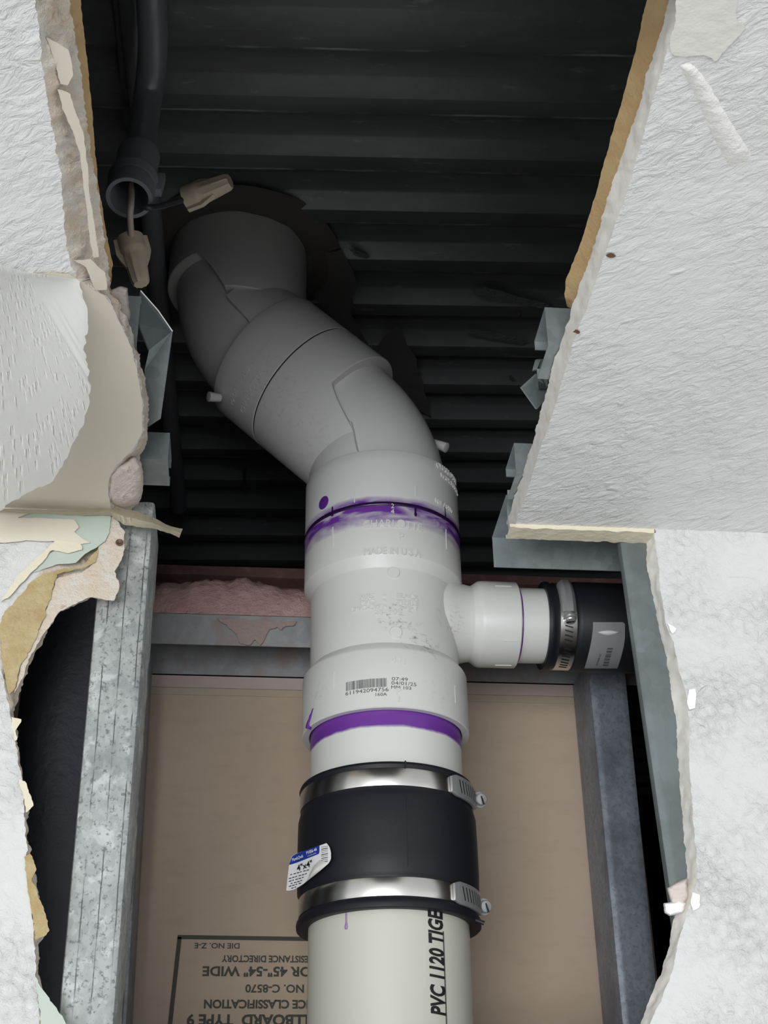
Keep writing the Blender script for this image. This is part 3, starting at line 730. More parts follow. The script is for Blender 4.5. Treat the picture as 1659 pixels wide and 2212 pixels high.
# front-left joist: bent open end
bm = bmesh.new()
yj = 0.675; zt2 = on_y(300, 640, yj).z
prof = cprof(max(0.03, zt2-(H+TB+0.0015)), 0.036, 0.007, 0.001)
channel(bm, (-0.62, yj, H+TB+0.0015), (on_y(300, 690, yj).x, yj, H+TB+0.0015), prof, (0, 0, 1), (0, 1, 0))
jo = obj('ceiling_joist', bm, M_GALV, None, None, 'bent torn ceiling joist at the left under the tan wire nut', 'ceiling joist')
def plate(q, th=0.0009):
    bm = bmesh.new(); q = [V(p) for p in q]
    nrm = (q[1]-q[0]).cross(q[2]-q[0]).normalized()
    loft(bm, [q, [p+nrm*th for p in q]], cap0=True, cap1=True); return bm
p_a, p_b, p_c, p_d = on_y(303, 628, 0.68), on_y(372, 716, 0.70), on_y(322, 756, 0.69), on_y(300, 700, 0.68)
obj('torn_web', plate([p_a, p_b, p_c, p_d]), M_GALVD, jo, None, 'dark torn web with a bright edge')
obj('bent_flange', plate([p_b, on_y(346, 905, 0.76), on_y(316, 925, 0.77), on_y(312, 800, 0.73), p_c]), M_GALV, jo, None, 'grey flange bent down')
bm = bmesh.new(); tube(bm, [p_a, p_a.lerp(p_b, 0.5)+V((0.0008, 0, 0.0006)), p_b], 0.0007, 6); obj('torn_rim', bm, M_STEEL, jo, 40, 'bright torn rim')
# right hand joist stubs
zt3 = on_y(1200, 664, 0.655).z
def rstub(px_l, py_t, py_b, y, far, label, mat=M_GALV):
    zt_ = on_y(px_l, py_t, y).z; zb_ = max(on_y(px_l, py_b, y).z, H+TB+0.001)
    bm = bmesh.new(); prof = cprof(zt_-zb_, 0.034, 0.007, 0.001)
    x = on_y(px_l, (py_t+py_b)/2, y).x
    channel(bm, (x+0.3, y, zb_), (x, y, zb_), prof, (0, 0, 1), (0, 1, 0))
    return obj('ceiling_joist', bm, mat, None, None, label, 'ceiling joist')
rstub(1183, 664, 800, 0.655, 0, 'cut end of ceiling joist showing high on the right beside the hole')
rstub(1115, 957, 1085, 0.80, 0, 'cut end of ceiling joist low on the right just above the top track')
# hanger clip
clip = empty('hanger_clip', on_y(1160, 830, 0.72), 'small bent galvanized hanger clip hanging beside the right cut edge', 'metal clip')
obj('plate', plate([on_y(1127, 838, 0.715), on_y(1160, 808, 0.715), on_y(1190, 850, 0.73), on_y(1160, 884, 0.73)], 0.0015), M_GALV, clip)
obj('strap', plate([on_y(1158, 776, 0.715), on_y(1185, 774, 0.715), on_y(1182, 840, 0.725), on_y(1164, 840, 0.72)], 0.0012), M_GALVD, clip)
obj('hook', plate([on_y(1150, 800, 0.715), on_y(1156, 778, 0.715), on_y(1168, 777, 0.715), on_y(1160, 798, 0.715)], 0.0012), M_GALV, clip)

# ================================================================== WASTE PIPES
R_P, R_H, R_B = 0.0571, 0.0635, 0.0580
Z_SEAM, Z_TB, = 0.5560, 0.3850
dirt = [(*on_y(853, 1332, 0.934), 0.016, 2.2), (*on_y(898, 1382, 0.937), 0.018, 1.0), (*on_y(930, 1400, 0.94), 0.014, 0.9), (*on_y(968, 1345, 0.96), 0.02, 0.7), (*on_y(680, 1510, 0.96), 0.02, 0.35), (*on_y(950, 1490, 0.94), 0.018, 0.25)]
M_TEE = pvc('white_pvc_fitting', (0.68, 0.68, 0.655), 0.36, [(Z_SEAM-0.0005, 0.006, 0.020, 1.7, 0.010, 0.22)], dirt)
M_ELB = pvc('white_pvc_elbow', (0.70, 0.695, 0.69), 0.36, [(Z_SEAM-0.001, 0.008, 0.004, 1.6, 0.006, 0.35)], [(*on_y(570, 830, 0.95), 0.05, 0.4), (*on_y(640, 960, 0.95), 0.05, 0.25)])
M_STUB = pvc('white_pvc_pipe', (0.69, 0.69, 0.655), 0.36, [(Z_TB+0.002, 0.03, 0.0150, 5.0, 0.0050, 0.7)])
M_PIPE = pvc('cream_pvc_pipe', (0.60, 0.595, 0.515), 0.38)
M_WHITE = pvc('white_pvc_plain', (0.70, 0.70, 0.675), 0.36)

def rounded(bm_prof, r=0.002):
    return bm_prof

# ---- lower pipe
ZC0, ZC1 = 0.2415, 0.3440      # rubber coupling, bottom and top
lp = empty('waste_pipe', (XP, YP, -1.9), 'cream plastic waste pipe below the large black coupling', 'pipe')
bm = bmesh.new(); lathe(bm, [(R_P-0.006, -1.93), (R_P, -1.93), (R_P, 0.1), (R_P, 0.2), (R_P, ZC0+0.04), (R_P-0.006, ZC0+0.04)], (XP, YP, 0)); obj('barrel', bm, M_PIPE, lp, 40)
def wrap(c, r, th0, z0, vertical=False, flip=1):
    """letters laid on an upright cylinder; x runs around it, or up it when vertical"""
    def fn(p):
        if vertical: a = th0 - p.y/r; z = z0+p.x
        else: a = th0 + p.x/r; z = z0+p.y
        rr = r+p.z
        return V((c[0]+rr*sin(a), c[1]-rr*cos(a), z))
    return fn
VIEW = math.atan2(-XP, YP)     # angle of the side that faces the camera
def ang_at(px, py, r):
    p = on_cyl(px, py, (XP, YP, 0), (0, 0, 1), r); return math.atan2(p.x-XP, YP-p.y), p.z
a0, zz0 = ang_at(962, 2196, R_P)
bm = bmesh.new()
t = text_bm('PVC 1120 TIGER', 0.0163, 0.0002, 0.0005, 0.10, 'LEFT', 1.0, 0.002, 0.64)
merge(bm, t, wrap((XP, YP), R_P+0.0002, a0, zz0, True))
obj('printed_lettering', bm, M_INK, lp)
bm = bmesh.new(); box(bm, (XP+(R_P+0.0001)*sin(a0+0.012), YP-(R_P+0.0001)*cos(a0+0.012), 0.05), V((cos(a0), sin(a0), 0))*0.0005, V((sin(a0), -cos(a0), 0))*0.0002, (0, 0, 0.18)); obj('print_line', bm, M_DOT, lp, None, 'thin dark print line beside the letters')
bm = bmesh.new(); a1, z_1 = ang_at(748, 1985, R_P); nd = V((sin(a1), -cos(a1), 0))*(R_P-0.0003); tube(bm, [V((XP, YP, ZC0+0.002-0.0125*k))+nd for k in (0, .3, .6, .82, .94, 1.0)], lambda q: 0.0008 if q < 0.55 else (0.0014 if q < 0.95 else 0.0007), 10); obj('primer_drip', bm, plain('faded_purple_primer', (0.36, 0.22, 0.42), 0.4), lp)

# ---- large rubber coupling
cp = empty('rubber_coupling', (XP, YP, ZC0), 'large black rubber coupling joining the two upright plastic pipes', 'pipe coupling')
bm = bmesh.new()
prof = [(R_P+0.0004, ZC1-0.001), (0.0628, ZC1-0.0012), (0.0640, ZC1-0.0002), (0.0648, ZC1-0.0022), (0.0640, ZC1-0.0045), (0.0634, ZC1-0.006), (0.0634, ZC1-0.019), (0.0640, ZC1-0.021), (0.0652, ZC1-0.026), (0.0655, 0.300), (0.0656, 0.280), (0.0652, 0.2665), (0.0640, 0.2640), (0.0634, 0.2625), (0.0634, 0.2490), (0.0642, 0.2478), (0.0654, 0.2465), (0.0658, 0.2445), (0.0655, 0.2420), (0.0645, ZC0), (R_P+0.0004, ZC0+0.0006)]
lathe(bm, prof, (XP, YP, 0), seg=128); obj('sleeve', bm, M_RUB, cp, 40)
a_s, _ = ang_at(880, 1800, 0.0656)
bm = bmesh.new(); box(bm, (XP+0.0655*sin(a_s), YP-0.0655*cos(a_s), 0.293), V((cos(a_s), sin(a_s), 0))*0.0002, V((sin(a_s), -cos(a_s), 0))*0.0003, (0, 0, 0.024)); box(bm, (XP+0.0646*sin(a_s), YP-0.0646*cos(a_s), ZC1-0.0022), V((cos(a_s), sin(a_s), 0))*0.0005, V((sin(a_s), -cos(a_s), 0))*0.0006, (0, 0, 0.0024)); obj('mould_line', bm, M_RUB, cp)
bm = bmesh.new(); a_f, _ = ang_at(1030, 2018, 0.0655); pf = V((XP+0.065*sin(a_f), YP-0.065*cos(a_f), ZC0+0.0005)); tube(bm, [pf, pf+V((0.003, 0, -0.001)), pf+V((0.006, 0.0, -0.0022))], lambda s: 0.0012+0.0004*s, 8); obj('rubber_flash', bm, M_RUB, cp, 40)
def upright_clamp(par, zc, a_h0, a_h1, label):
    """worm-drive band around the upright axis: band, slotted housing, screw with slotted head"""
    bm = bmesh.new(); rb = 0.0637; hb = 0.0064
    lathe(bm, [(rb-0.0006, zc-hb), (rb+0.0004, zc-hb), (rb+0.0006, zc-hb+0.0005), (rb+0.0006, zc+hb-0.0005), (rb+0.0004, zc+hb), (rb-0.0006, zc+hb)], (XP, YP, 0), seg=128)
    cl = obj('clamp_band', bm, M_STEEL, par, 30, label)
    bm = bmesh.new(); rh = rb+0.0022; N = 14
    ring = []
    prof = [(-0.0078, -0.0014), (-0.0078, 0.0003), (-0.0066, 0.0008), (0.0066, 0.0008), (0.0078, 0.0003), (0.0078, -0.0014)]
    for k in range(N+1):
        a = a_h0+(a_h1-a_h0)*k/N
        s = (0.74, 0.9)[k] if k < 2 else 1.0
        ring.append([V((XP+(rh+d)*sin(a), YP-(rh+d)*cos(a), zc+z*s)) for z, d in prof])
    loft(bm, ring, cap0=True, cap1=True)
    hs = obj('housing', bm, M_STEELD, cl, 25, 'stamped screw housing')
    bm = bmesh.new()
    for k in range(8):
        a = a_h0+(a_h1-a_h0)*(0.22+0.095*k)
        t_ = V((cos(a), sin(a), 0)); n_ = V((sin(a), -cos(a), 0)); c = V((XP, YP, zc))+n_*(rh+0.00085)
        box(bm, c, (t_*0.9+V((0, 0, 0.25))).normalized()*0.00045, n_*0.0002, (V((0, 0, 1))-t_*0.25).normalized()*0.0048)
    obj('slots', bm, M_INK, cl, None, 'row of dark slots')
    return cl
def screw(par, c, ax, slot, r=0.0045, L=0.006, shaft=0.016):
    c, ax = V(c), V(ax).normalized(); x, y, z = frame(ax); bm = bmesh.new()
    hexr = lambda i: r*(1.0 if i % 2 == 0 else 0.985)
    rings = [[c+z*h+(x*cos(i*pi/12)+y*sin(i*pi/12))*r*k for i in range(24)] for k, h in ((0.8, -L), (1.0, -L+0.0008), (1.0, -0.0008), (0.86, 0.0), (0.001, 0.0002))]
    loft(bm, rings, cap0=True)
    lathe(bm, [(r*1.28, -L*0.95), (r*1.28, -L*0.7), (r*0.9, -L*0.7)], c, ax, 24)
    lathe(bm, [(r*0.72, -L-shaft), (r*0.72, -L*0.9)], c, ax, 16)
    s = obj('screw', bm, M_STEELD, par, 35, 'slotted hexagonal screw head')
    bm = bmesh.new(); sl = V(slot).normalized(); w = ax.cross(sl)
    box(bm, c+ax*0.0003, sl*r*0.92, w*0.0006, ax*0.00035); obj('screw_slot', bm, M_INK, par, None, 'dark slot of the screw')
for zc, pxa, pxb, hy, lab in ((0.3328, 975, 1024, (1041, 1726), 'upper stainless band with bright front'), (0.2558, 981, 1038, (1051, 1958), 'lower stainless band with bright front')):
    py_ = 1697 if zc > 0.3 else 1925
    aa, _ = ang_at(pxa, py_, 0.0655)
    cl = upright_clamp(cp, zc, aa, aa+0.62, lab)
    pc = on_y(hy[0], hy[1], YP-0.018)
    screw(cl, pc, (0.30, -1, -0.18), (-0.3, 0, 1))

# peeling sticker
def stick(px, py, e=0.0):
    """the label hugs the sleeve at its right side and stands off it to the left"""
    pts = [(600, .9795), (618, .9755), (640, .968), (660, .9595), (680, .9510), (700, .9440), (716, .9395)]
    for (a, ya), (b, yb_) in zip(pts, pts[1:]):
        if px <= b: break
    y = ya+(yb_-ya)*(px-a)/(b-a)
    return on_y(px, py, y-0.0018-e)
def spoly(bm, q, e, th=0.0, step=6):
    pl = [V(p) for p in q]; pl.append(pl[0]); n = max(8, int(length(pl)/step)); r = resample(pl, n)[:-1]
    if th: loft(bm, [[stick(p.x, p.y, e) for p in r], [stick(p.x, p.y, e-th) for p in r]], cap0=True, cap1=True)
    else:
        b2 = bmesh.new(); cap(b2, [b2.verts.new((p.x, p.y, 0)) for p in r])
        for _ in range(4):
            es = [x for x in b2.edges if x.calc_length() > 5]
            if es: bmesh.ops.subdivide_edges(b2, edges=es, cuts=1); bmesh.ops.triangulate(b2, faces=b2.faces)
        merge(bm, b2, lambda c: stick(c.x, c.y, e))
ST = [(630, 1850), (637, 1845), (706, 1821), (712, 1830), (715, 1841), (715, 1855), (711, 1864), (690, 1880), (664, 1902), (655, 1910), (642, 1918), (634, 1922), (618, 1925), (624, 1870)]
bm = bmesh.new(); spoly(bm, ST, 0.0); stk = obj('sticker', bm, M_LABW, cp, None, 'white and blue paper sticker peeling off at the left')
bm = bmesh.new(); spoly(bm, [(631, 1850), (638, 1845), (690, 1826), (690, 1844), (640, 1864), (624, 1869)], 0.0002); obj('blue_band', bm, M_LABB, stk)
def sticker_text(bm, s, px, py, h, w, slope, fine=0.002, bold=0.0, shear=0.0, e=0.0006):
    """text whose capital height is h and length w on the sticker"""
    t = text_bm(s, 1.0, 0, bold, shear, 'LEFT', 1.0, 0.2); L = max(v.co.x for v in t.verts); k = w/L
    ca, sa = cos(slope), sin(slope)
    merge(bm, t, lambda c: stick(px+c.x*k*ca+c.y*h*1.38*sa*0.35, py+c.x*k*sa-c.y*h*1.38*ca, e))
bm = bmesh.new(); sl = RAD(-21)
sticker_text(bm, 'PlumbQwik', 631, 1861, 7, 26, sl, bold=0.015, shear=0.2); sticker_text(bm, 'P1056-44', 662, 1846, 7, 24, sl, bold=0.02)
sticker_text(bm, 'COUPLING', 664, 1851, 2.6, 20, sl)
obj('white_lettering', bm, M_LABW, stk)
bm = bmesh.new(); sticker_text(bm, '4"x4"', 642, 1882, 13.5, 35, RAD(-20), bold=0.02)
for k in range(9):
    y_ = 1828+k*4.0; w_ = (0.7, 1.4, 0.8, 0.6, 1.5, 0.7, 1.3, 0.8, 1.2)[k]
    cap(bm, [bm.verts.new(stick(x, y, 0.0006)) for x, y in ((694, y_+2), (708, y_-1), (708, y_-1+w_), (694, y_+2+w_))])
for k, (x, y, w_) in enumerate(((627, 1889, 44), (624, 1897, 42), (624, 1903, 38), (628, 1908, 32), (624, 1914, 34), (629, 1918, 16))):
    for g in range(int(w_/7)):
        xa = x+g*7; xb = xa+(5.4 if (g+k) % 3 else 3.6); d = -0.28*g*7
        cap(bm, [bm.verts.new(stick(p, q, 0.0006)) for p, q in ((xa, y+d), (xb, y+d-1.4), (xb, y+d+0.3), (xa, y+d+1.7))])
obj('dark_lettering', bm, M_INK, stk)
bm = bmesh.new(); rings = []
cA = resample([(693, 1858), (712, 1862)], 2)
edge0 = resample([(690, 1858), (676, 1872), (668, 1890), (664, 1902)], 14); edge1 = resample([(711, 1864), (695, 1878), (678, 1892), (655, 1910)], 14)
for k in range(6):
    s = k/5; rings.append([stick(edge0[i].lerp(edge1[i], s).x, edge0[i].lerp(edge1[i], s).y, 0.0008+0.005*sin(pi*(0.15+0.75*s))*sin(pi*(i+1)/15)) for i in range(14)])
loft(bm, rings, closed=False); obj('curled_corner', bm, plain('label_backing', (0.66, 0.65, 0.60), 0.6), stk, 60, 'curled corner showing the cream back')

# ---- short pipe between coupling and tee
bm = bmesh.new(); lathe(bm, [(R_P-0.006, ZC1-0.04), (R_P, ZC1-0.04), (R_P, 0.36), (R_P, Z_TB+0.03), (R_P-0.006, Z_TB+0.03)], (XP, YP, 0))
obj('waste_pipe', bm, M_STUB, None, 40, 'short white pipe with purple primer between tee and large coupling', 'pipe', org=(XP, YP, ZC1-0.04))

# ---- sanitary tee
tee = empty('pipe_tee', (XP, YP, Z_TB), 'white plastic pipe tee with a small branch to the right', 'pipe fitting')
ZS0, ZS1 = 0.5105, 0.4325
prof = [(R_P+0.0006, Z_TB+0.028), (R_P+0.0006, Z_TB+0.001), (R_P+0.0012, Z_TB), (R_H-0.0008, Z_TB), (R_H, Z_TB+0.0008), (R_H+0.0002, 0.41), (R_H+0.0001, ZS1-0.002), (R_H-0.0006, ZS1), (R_B, ZS1+0.0062), (R_B, 0.47), (R_B, ZS0-0.0088), (R_B+0.0002, ZS0-0.0080), (R_H-0.0004, ZS0-0.0004), (R_H, ZS0+0.0006), (R_H, 0.54), (R_H, Z_SEAM-0.0018), (R_H-0.0012, Z_SEAM-0.0006), (R_P+0.001, Z_SEAM-0.0006), (R_P+0.001, Z_SEAM-0.03)]
bm = bmesh.new(); lathe(bm, prof, (XP, YP, 0), seg=128)
ZB_ = on_y(1090, 1350, YP).z
BX = (XP, YP, ZB_)
R2 = 0.0302
pb = lambda px: on_y(px, 1350, YP-0.034).x-XP
xh0, xh1, xcap = pb(1030), pb(1050), pb(1131)
XR = 0.0346
lathe(bm, [(0.0400, 0.030), (0.0390, 0.0440), (0.0352, 0.0530), (0.0322, 0.0600), (0.0306, 0.067), (0.0300, 0.073), (0.0300, xh0-0.003), (0.0304, xh0), (XR-0.0006, xh1-0.002), (XR, xh1+0.0008), (XR, xcap-0.0008), (XR-0.0008, xcap), (R2+0.0004, xcap), (R2+0.0004, xcap-0.02)], BX, (1, 0, 0), 96)
obj('body', bm, M_TEE, tee, 27)
def disc(c, n, r, h, bm):
    lathe(bm, [(r*0.999, -0.002), (r, h*0.5), (r*0.93, h), (0.0001, h)], c, n, 28)
for px, py, r, rd in ((850, 1237, R_B, 0.0048), (855, 1366, R_B, 0.0048), (866, 1131, R_H, 0.0034)):
    bm = bmesh.new(); p = on_cyl(px, py, (XP, YP, 0), (0, 0, 1), r); disc(p, V((p.x-XP, p.y-YP, 0)), rd, 0.0009, bm); obj('moulded_disc', bm, M_WHITE, tee, 40)
bm = bmesh.new(); p = on_cyl(1038, 1317, BX, (1, 0, 0), 0.0300); disc(p, V((0, p.y-YP, p.z-ZB_)), 0.0044, 0.0008, bm); obj('moulded_disc', bm, M_WHITE, tee, 40)
def emboss(bm, s, px, py, r, cap_h, width=None, align='CENTER', rot=0.0, d=0.0008, bold=0.0, space=1.0):
    a, z = ang_at(px, py, r); t = text_bm(s, cap_h*1.38, d, bold, 0, align, space, 0.003)
    if width:
        L = max(v.co.x for v in t.verts)-min(v.co.x for v in t.verts); k = width/L
        for v in t.verts: v.co.x *= k
    if rot:
        c_, s_ = cos(rot), sin(rot)
        for v in t.verts: v.co.x, v.co.y = v.co.x*c_-v.co.y*s_, v.co.x*s_+v.co.y*c_
    merge(bm, t, wrap((XP, YP), r, a, z))
def emboss_lines(par, mat, lines):
    for args in lines:
        bm = bmesh.new(); emboss(bm, *args); obj('embossed_lettering', bm, mat, par)
emboss_lines(tee, M_WHITE, [('CHARLOTTE', 850, 1139, R_H, 0.0068, 0.0470), ('MADE IN U S A', 848, 1197, R_H, 0.0062, 0.0440),
    ('4', 848, 1110, R_H, 0.0042), ('2', 848, 1098, R_H, 0.0040), ('P', 866, 1167, R_H, 0.0062), ('401', 861, 1434, R_H, 0.0058),
    ('ABS   =', 806, 1292, R_B, 0.0042, 0.020), ('BLACK', 880, 1293, R_B, 0.0042, 0.017), ('PVC   =', 806, 1304, R_B, 0.0042, 0.020), ('WHITE', 880, 1305, R_B, 0.0042, 0.017),
    ('CPVC-CW =', 795, 1317, R_B, 0.0042, 0.028), ('GREY', 884, 1317, R_B, 0.0042, 0.014), ('31-199', 838, 1328, R_B, 0.0042, 0.020), ('P', 860, 1500, R_H, 0.0050), ('I', 861, 1516, R_H, 0.0050)])
bm = bmesh.new()
aL, zb0 = ang_at(748, 1493, R_H); aR, _ = ang_at(835, 1490, R_H)
rs = random.Random(5); x = 0.0; L = (aR-aL)*R_H
while x < L:
    w = rs.choice((0.00022, 0.00035, 0.0005, 0.0007)); a = aL+(x+w/2)/R_H; n_ = V((sin(a), -cos(a), 0)); t_ = V((cos(a), sin(a), 0))
    box(bm, V((XP, YP, zb0+0.0034))+n_*(R_H+0.0002), t_*w/2, n_*0.00012, V((0, 0, 0.0034))); x += w+rs.choice((0.0003, 0.0005, 0.0006))
def printed(bm, s, px, py, h, w, align='LEFT'):
    a, z = ang_at(px, py, R_H); t = text_bm(s, h*1.38, 0.00008, 0, 0, align, 1.0, 0.003)
    k = w/(max(v.co.x for v in t.verts)-min(v.co.x for v in t.verts))
    for v in t.verts: v.co.x *= k
    merge(bm, t, wrap((XP, YP), R_H+0.0002, a, z))
printed(bm, '611942094756', 746, 1503, 0.0030, 0.0325); printed(bm, '160A', 809, 1504, 0.0026, 0.0082)
printed(bm, '07:49', 846, 1470, 0.0028, 0.0118); printed(bm, '04/01/25', 845, 1479, 0.0028, 0.0188); printed(bm, 'MM 103', 844, 1488, 0.0026, 0.0148)
obj('printed_barcode', bm, M_DOT, tee)
for px, py, h in ((719, 1160, 0.018), (964, 1165, 0.018), (721, 1470, 0.014), (983, 1500, 0.014)):
    bm = bmesh.new(); a, z = ang_at(px, py, R_H); n_ = V((sin(a), -cos(a), 0)); t_ = V((cos(a), sin(a), 0))
    box(bm, V((XP, YP, z))+n_*R_H, t_*0.0004, n_*0.0004, V((0, 0, h/2))); obj('mould_line', bm, M_WHITE, tee)
for px, py, w in ((1087, 1266, 0.013), (1087, 1437, 0.013), (1102, 1384, 0.012)):
    bm = bmesh.new(); p = on_cyl(px, py, BX, (1, 0, 0), XR*0.999); n_ = V((0, p.y-YP, p.z-ZB_)).normalized()
    box(bm, p, V((w/2, 0, 0)), n_*0.0005, n_.cross(V((1, 0, 0)))*0.0004); obj('mould_line', bm, M_WHITE, tee)
# primer ring in the joint, runs and a dab
bm = bmesh.new(); lathe(bm, [(R_H-0.002, Z_SEAM-0.0026), (R_H+0.0003, Z_SEAM-0.0020), (R_H+0.0008, Z_SEAM-0.0004), (R_H+0.0003, Z_SEAM+0.0012), (R_H-0.002, Z_SEAM+0.0016)], (XP, YP, 0), seg=128)
obj('primer_bead', bm, M_PURPD, tee, 60, 'dark purple primer line in the upper joint')
for px, py, l, w in ((897, 1091, 0.0105, 0.0012), (718, 1095, 0.0062, 0.0011), (961, 1092, 0.012, 0.0008), (718, 1107, 0.0035, 0.0014)):
    bm = bmesh.new(); a, z = ang_at(px, py, R_H); n_ = V((sin(a), -cos(a), 0)); t_ = V((cos(a), sin(a), 0))
    tube(bm, [V((XP, YP, z-l*s))+n_*(R_H-0.0004+0.0003*s) for s in (0, .3, .6, .85, 1.0)], lambda s: w*(0.75 if s < 0.7 else 1.0)*(1 if s < 0.95 else 0.5), 10); obj('primer_run', bm, M_PURPD, tee, 60, 'dark purple primer run')
bm = bmesh.new(); a, z = ang_at(664, 1580, R_H)
tube(bm, [V((XP+(R_H-0.0006)*sin(a+0.16*q), YP-(R_H-0.0006)*cos(a+0.16*q), Z_TB-0.0004+0.0125*q)) for q in (0, .15, .3, .45, .6, .75, .9, 1)], lambda q: (0.0022, 0.0024, 0.0021, 0.0017, 0.0018, 0.0013, 0.0014, 0.0007)[int(q*7+0.5)], 10)
obj('primer_dab', bm, M_PURP, tee, 60, 'purple primer dab on the lower left rim')

# ---- 45 degree elbows
def elbow(name, B, da, db, L, label, end, ca, cb, nk):
    """two hubs of length L about the bend point B; da leads down, db leads up"""
    B, da, db = V(B), V(da).normalized(), V(db).normalized()
    root_ = empty(name, end, label, 'pipe fitting')
    bm = bmesh.new(); tl = 0.050; R_arc = tl/math.tan(RAD(22.5))
    inward = (da+db).normalized(); C_ = B+inward*math.hypot(tl, R_arc)
    nrm = da.cross(db).normalized(); v0 = B+da*tl-C_
    sg = 1 if ((C_+Matrix.Rotation(RAD(45), 3, nrm)@v0)-(B+db*tl)).length < 1e-3 else -1
    q_ = [B+da*(tl+0.004)]+[C_+Matrix.Rotation(sg*RAD(45)*k/20, 3, nrm)@v0 for k in range(21)]+[B+db*(tl+0.004)]
    tube(bm, q_, 0.0546, 96, False)                       # the bend itself, bare on the outside of the curve
    out = -inward; seg = 240
    def shell(d, h, hmin, r, c, ends):
        """hub wall whose mouth edge steps back on the outside of the bend"""
        o = (out-d*out.dot(d)).normalized(); s_ = d.cross(o); rings = []
        def edge(ph):
            ph = abs((ph+pi) % (2*pi)-pi); t = min(max((ph-RAD(c[0]))/RAD(c[1]-c[0]), 0), 1); t = t**1.3
            return h+(hmin-h)*t
        cols = [(0.050, 0), (r-0.0008, 0), (r, 0.0009)]
        for rr, e in cols: rings.append([B+d*(edge(2*pi*i/seg)+e)+(o*cos(2*pi*i/seg)+s_*sin(2*pi*i/seg))*rr for i in range(seg)])
        for rr, z in ends: rings.append([B+d*z+(o*cos(2*pi*i/seg)+s_*sin(2*pi*i/seg))*rr for i in range(seg)])
        loft(bm, rings)
    E_ = [(R_H, 0.052), (R_H, L-0.0012), (R_H-0.0012, L), (R_P+0.001, L), (R_P+0.001, L-0.02)]
    shell(db, 0.046, 0.002, R_H, cb, E_)
    shell(da, 0.040, nk, R_H-0.0028, ca, [(R_H-0.0028, 0.046)])
    lathe(bm, [(0.050, 0.0405), (R_H-0.0022, 0.0405), (R_H-0.0006, 0.0412), (R_H, 0.0425)]+E_, B, da, 128)
    obj('body', bm, M_ELB, root_, 32)
    return root_
cB = 0.0915; of = cB*2*sin(RAD(45))
B1 = V((XP, YP, Z_SEAM+cB)); dd = V((-1, 0.12, 1)).normalized(); B2 = B1+dd*cB*2
e1 = elbow('pipe_elbow', B1, (0, 0, -1), dd, cB, 'lower white plastic elbow bending left above the tee', (XP, YP, Z_SEAM), (107, 112), (97, 116), 0.008)
e2 = elbow('pipe_elbow', B2, -dd, (0, 0, 1), cB, 'upper dim elbow rising into the hole in the dark deck', B1+dd*cB, (80, 85), (62, 88), 0.003)
# sprue nubs, embossed marks and a dab of primer
def nub(par, p, d, L=0.010):
    bm = bmesh.new(); lathe(bm, [(0.0035, -0.006), (0.0040, 0), (0.0044, L), (0.0034, L+0.0003), (0.0001, L+0.0003)], p, d, 24); obj('moulding_nub', bm, M_WHITE, par, 40)
nub(e1, on_y(950, 962, YP-0.002), (0.75, -0.35, -0.55), 0.007)
nub(e2, on_y(462, 858, YP-0.002), (-0.85, -0.4, -0.2), 0.005)
emboss_lines(e1, M_WHITE, [('CHARLOTTE', 942, 1008, R_H, 0.0050, 0.034, 'LEFT'), ('MADE IN U.S.A.', 952, 1030, R_H, 0.0042, 0.034, 'LEFT'), ('NSF ASTM', 940, 1085, R_H, 0.0042, 0.022, 'LEFT')])
bm = bmesh.new(); a, z = ang_at(699, 1086, R_H); n_ = V((sin(a), -cos(a), 0)); c = V((XP, YP, z))+n_*R_H
lathe(bm, [(0.0058, -0.0006), (0.0058, 0.0001), (0.0050, 0.0003), (0.0001, 0.0003)], c, n_, 28); obj('primer_dab', bm, M_PURP, e1, 40, 'round purple primer dab')
for px, py, h in ((766, 1072, 0.012), (898, 1060, 0.010)):
    bm = bmesh.new(); a, z = ang_at(px, py, R_H); n_ = V((sin(a), -cos(a), 0)); t_ = V((cos(a), sin(a), 0)); box(bm, V((XP, YP, z))+n_*R_H, t_*0.0004, n_*0.0004, V((0, 0, h/2))); obj('mould_line', bm, M_WHITE, e1)
# dark joint line between the elbows
bm = bmesh.new(); lathe(bm, [(R_H-0.002, cB-0.0005), (R_H-0.0006, cB-0.0005), (R_H-0.0006, cB+0.0005), (R_H-0.002, cB+0.0005)], B1, dd, 128); obj('joint_line', bm, M_DARK, e1, 40, 'dark line of the joint between the elbows')
# embossed letters on the underside of the sloping hub
def slope_text(s, along, ang0, h, w):
    bm = bmesh.new(); t = text_bm(s, h*1.38, 0.0006, 0, 0, 'CENTER', 1.0, 0.003); k = w/(max(v.co.x for v in t.verts)-min(v.co.x for v in t.verts))
    side = V((0, -1, 0)); up_ = dd.cross(side)
    def fn(c):
        a = ang0+c.x*k/R_H
        return B1+dd*(along+c.y)+(side*cos(a)+up_*sin(a))*(R_H+c.z)
    merge(bm, t, fn); obj('embossed_lettering', bm, M_ELB, e2)
sgn = 1 if dd.cross(V((0, -1, 0))).z < 0 else -1
slope_text('CHARLOTTE', cB+0.012, sgn*1.05, 0.006, 0.045); slope_text('MADE IN U.S.A.', cB+0.026, sgn*1.05, 0.0045, 0.045)

# ---- vent pipe through the deck
bm = bmesh.new(); T = B2+V((0, 0, cB)); lathe(bm, [(R_P, -0.02), (R_P, 0.35), (R_P-0.006, 0.35)], T, (0, 0, 1), 64)
obj('vent_pipe', bm, M_PIPE, None, 40, 'white vent pipe passing up through the steel deck', 'pipe')

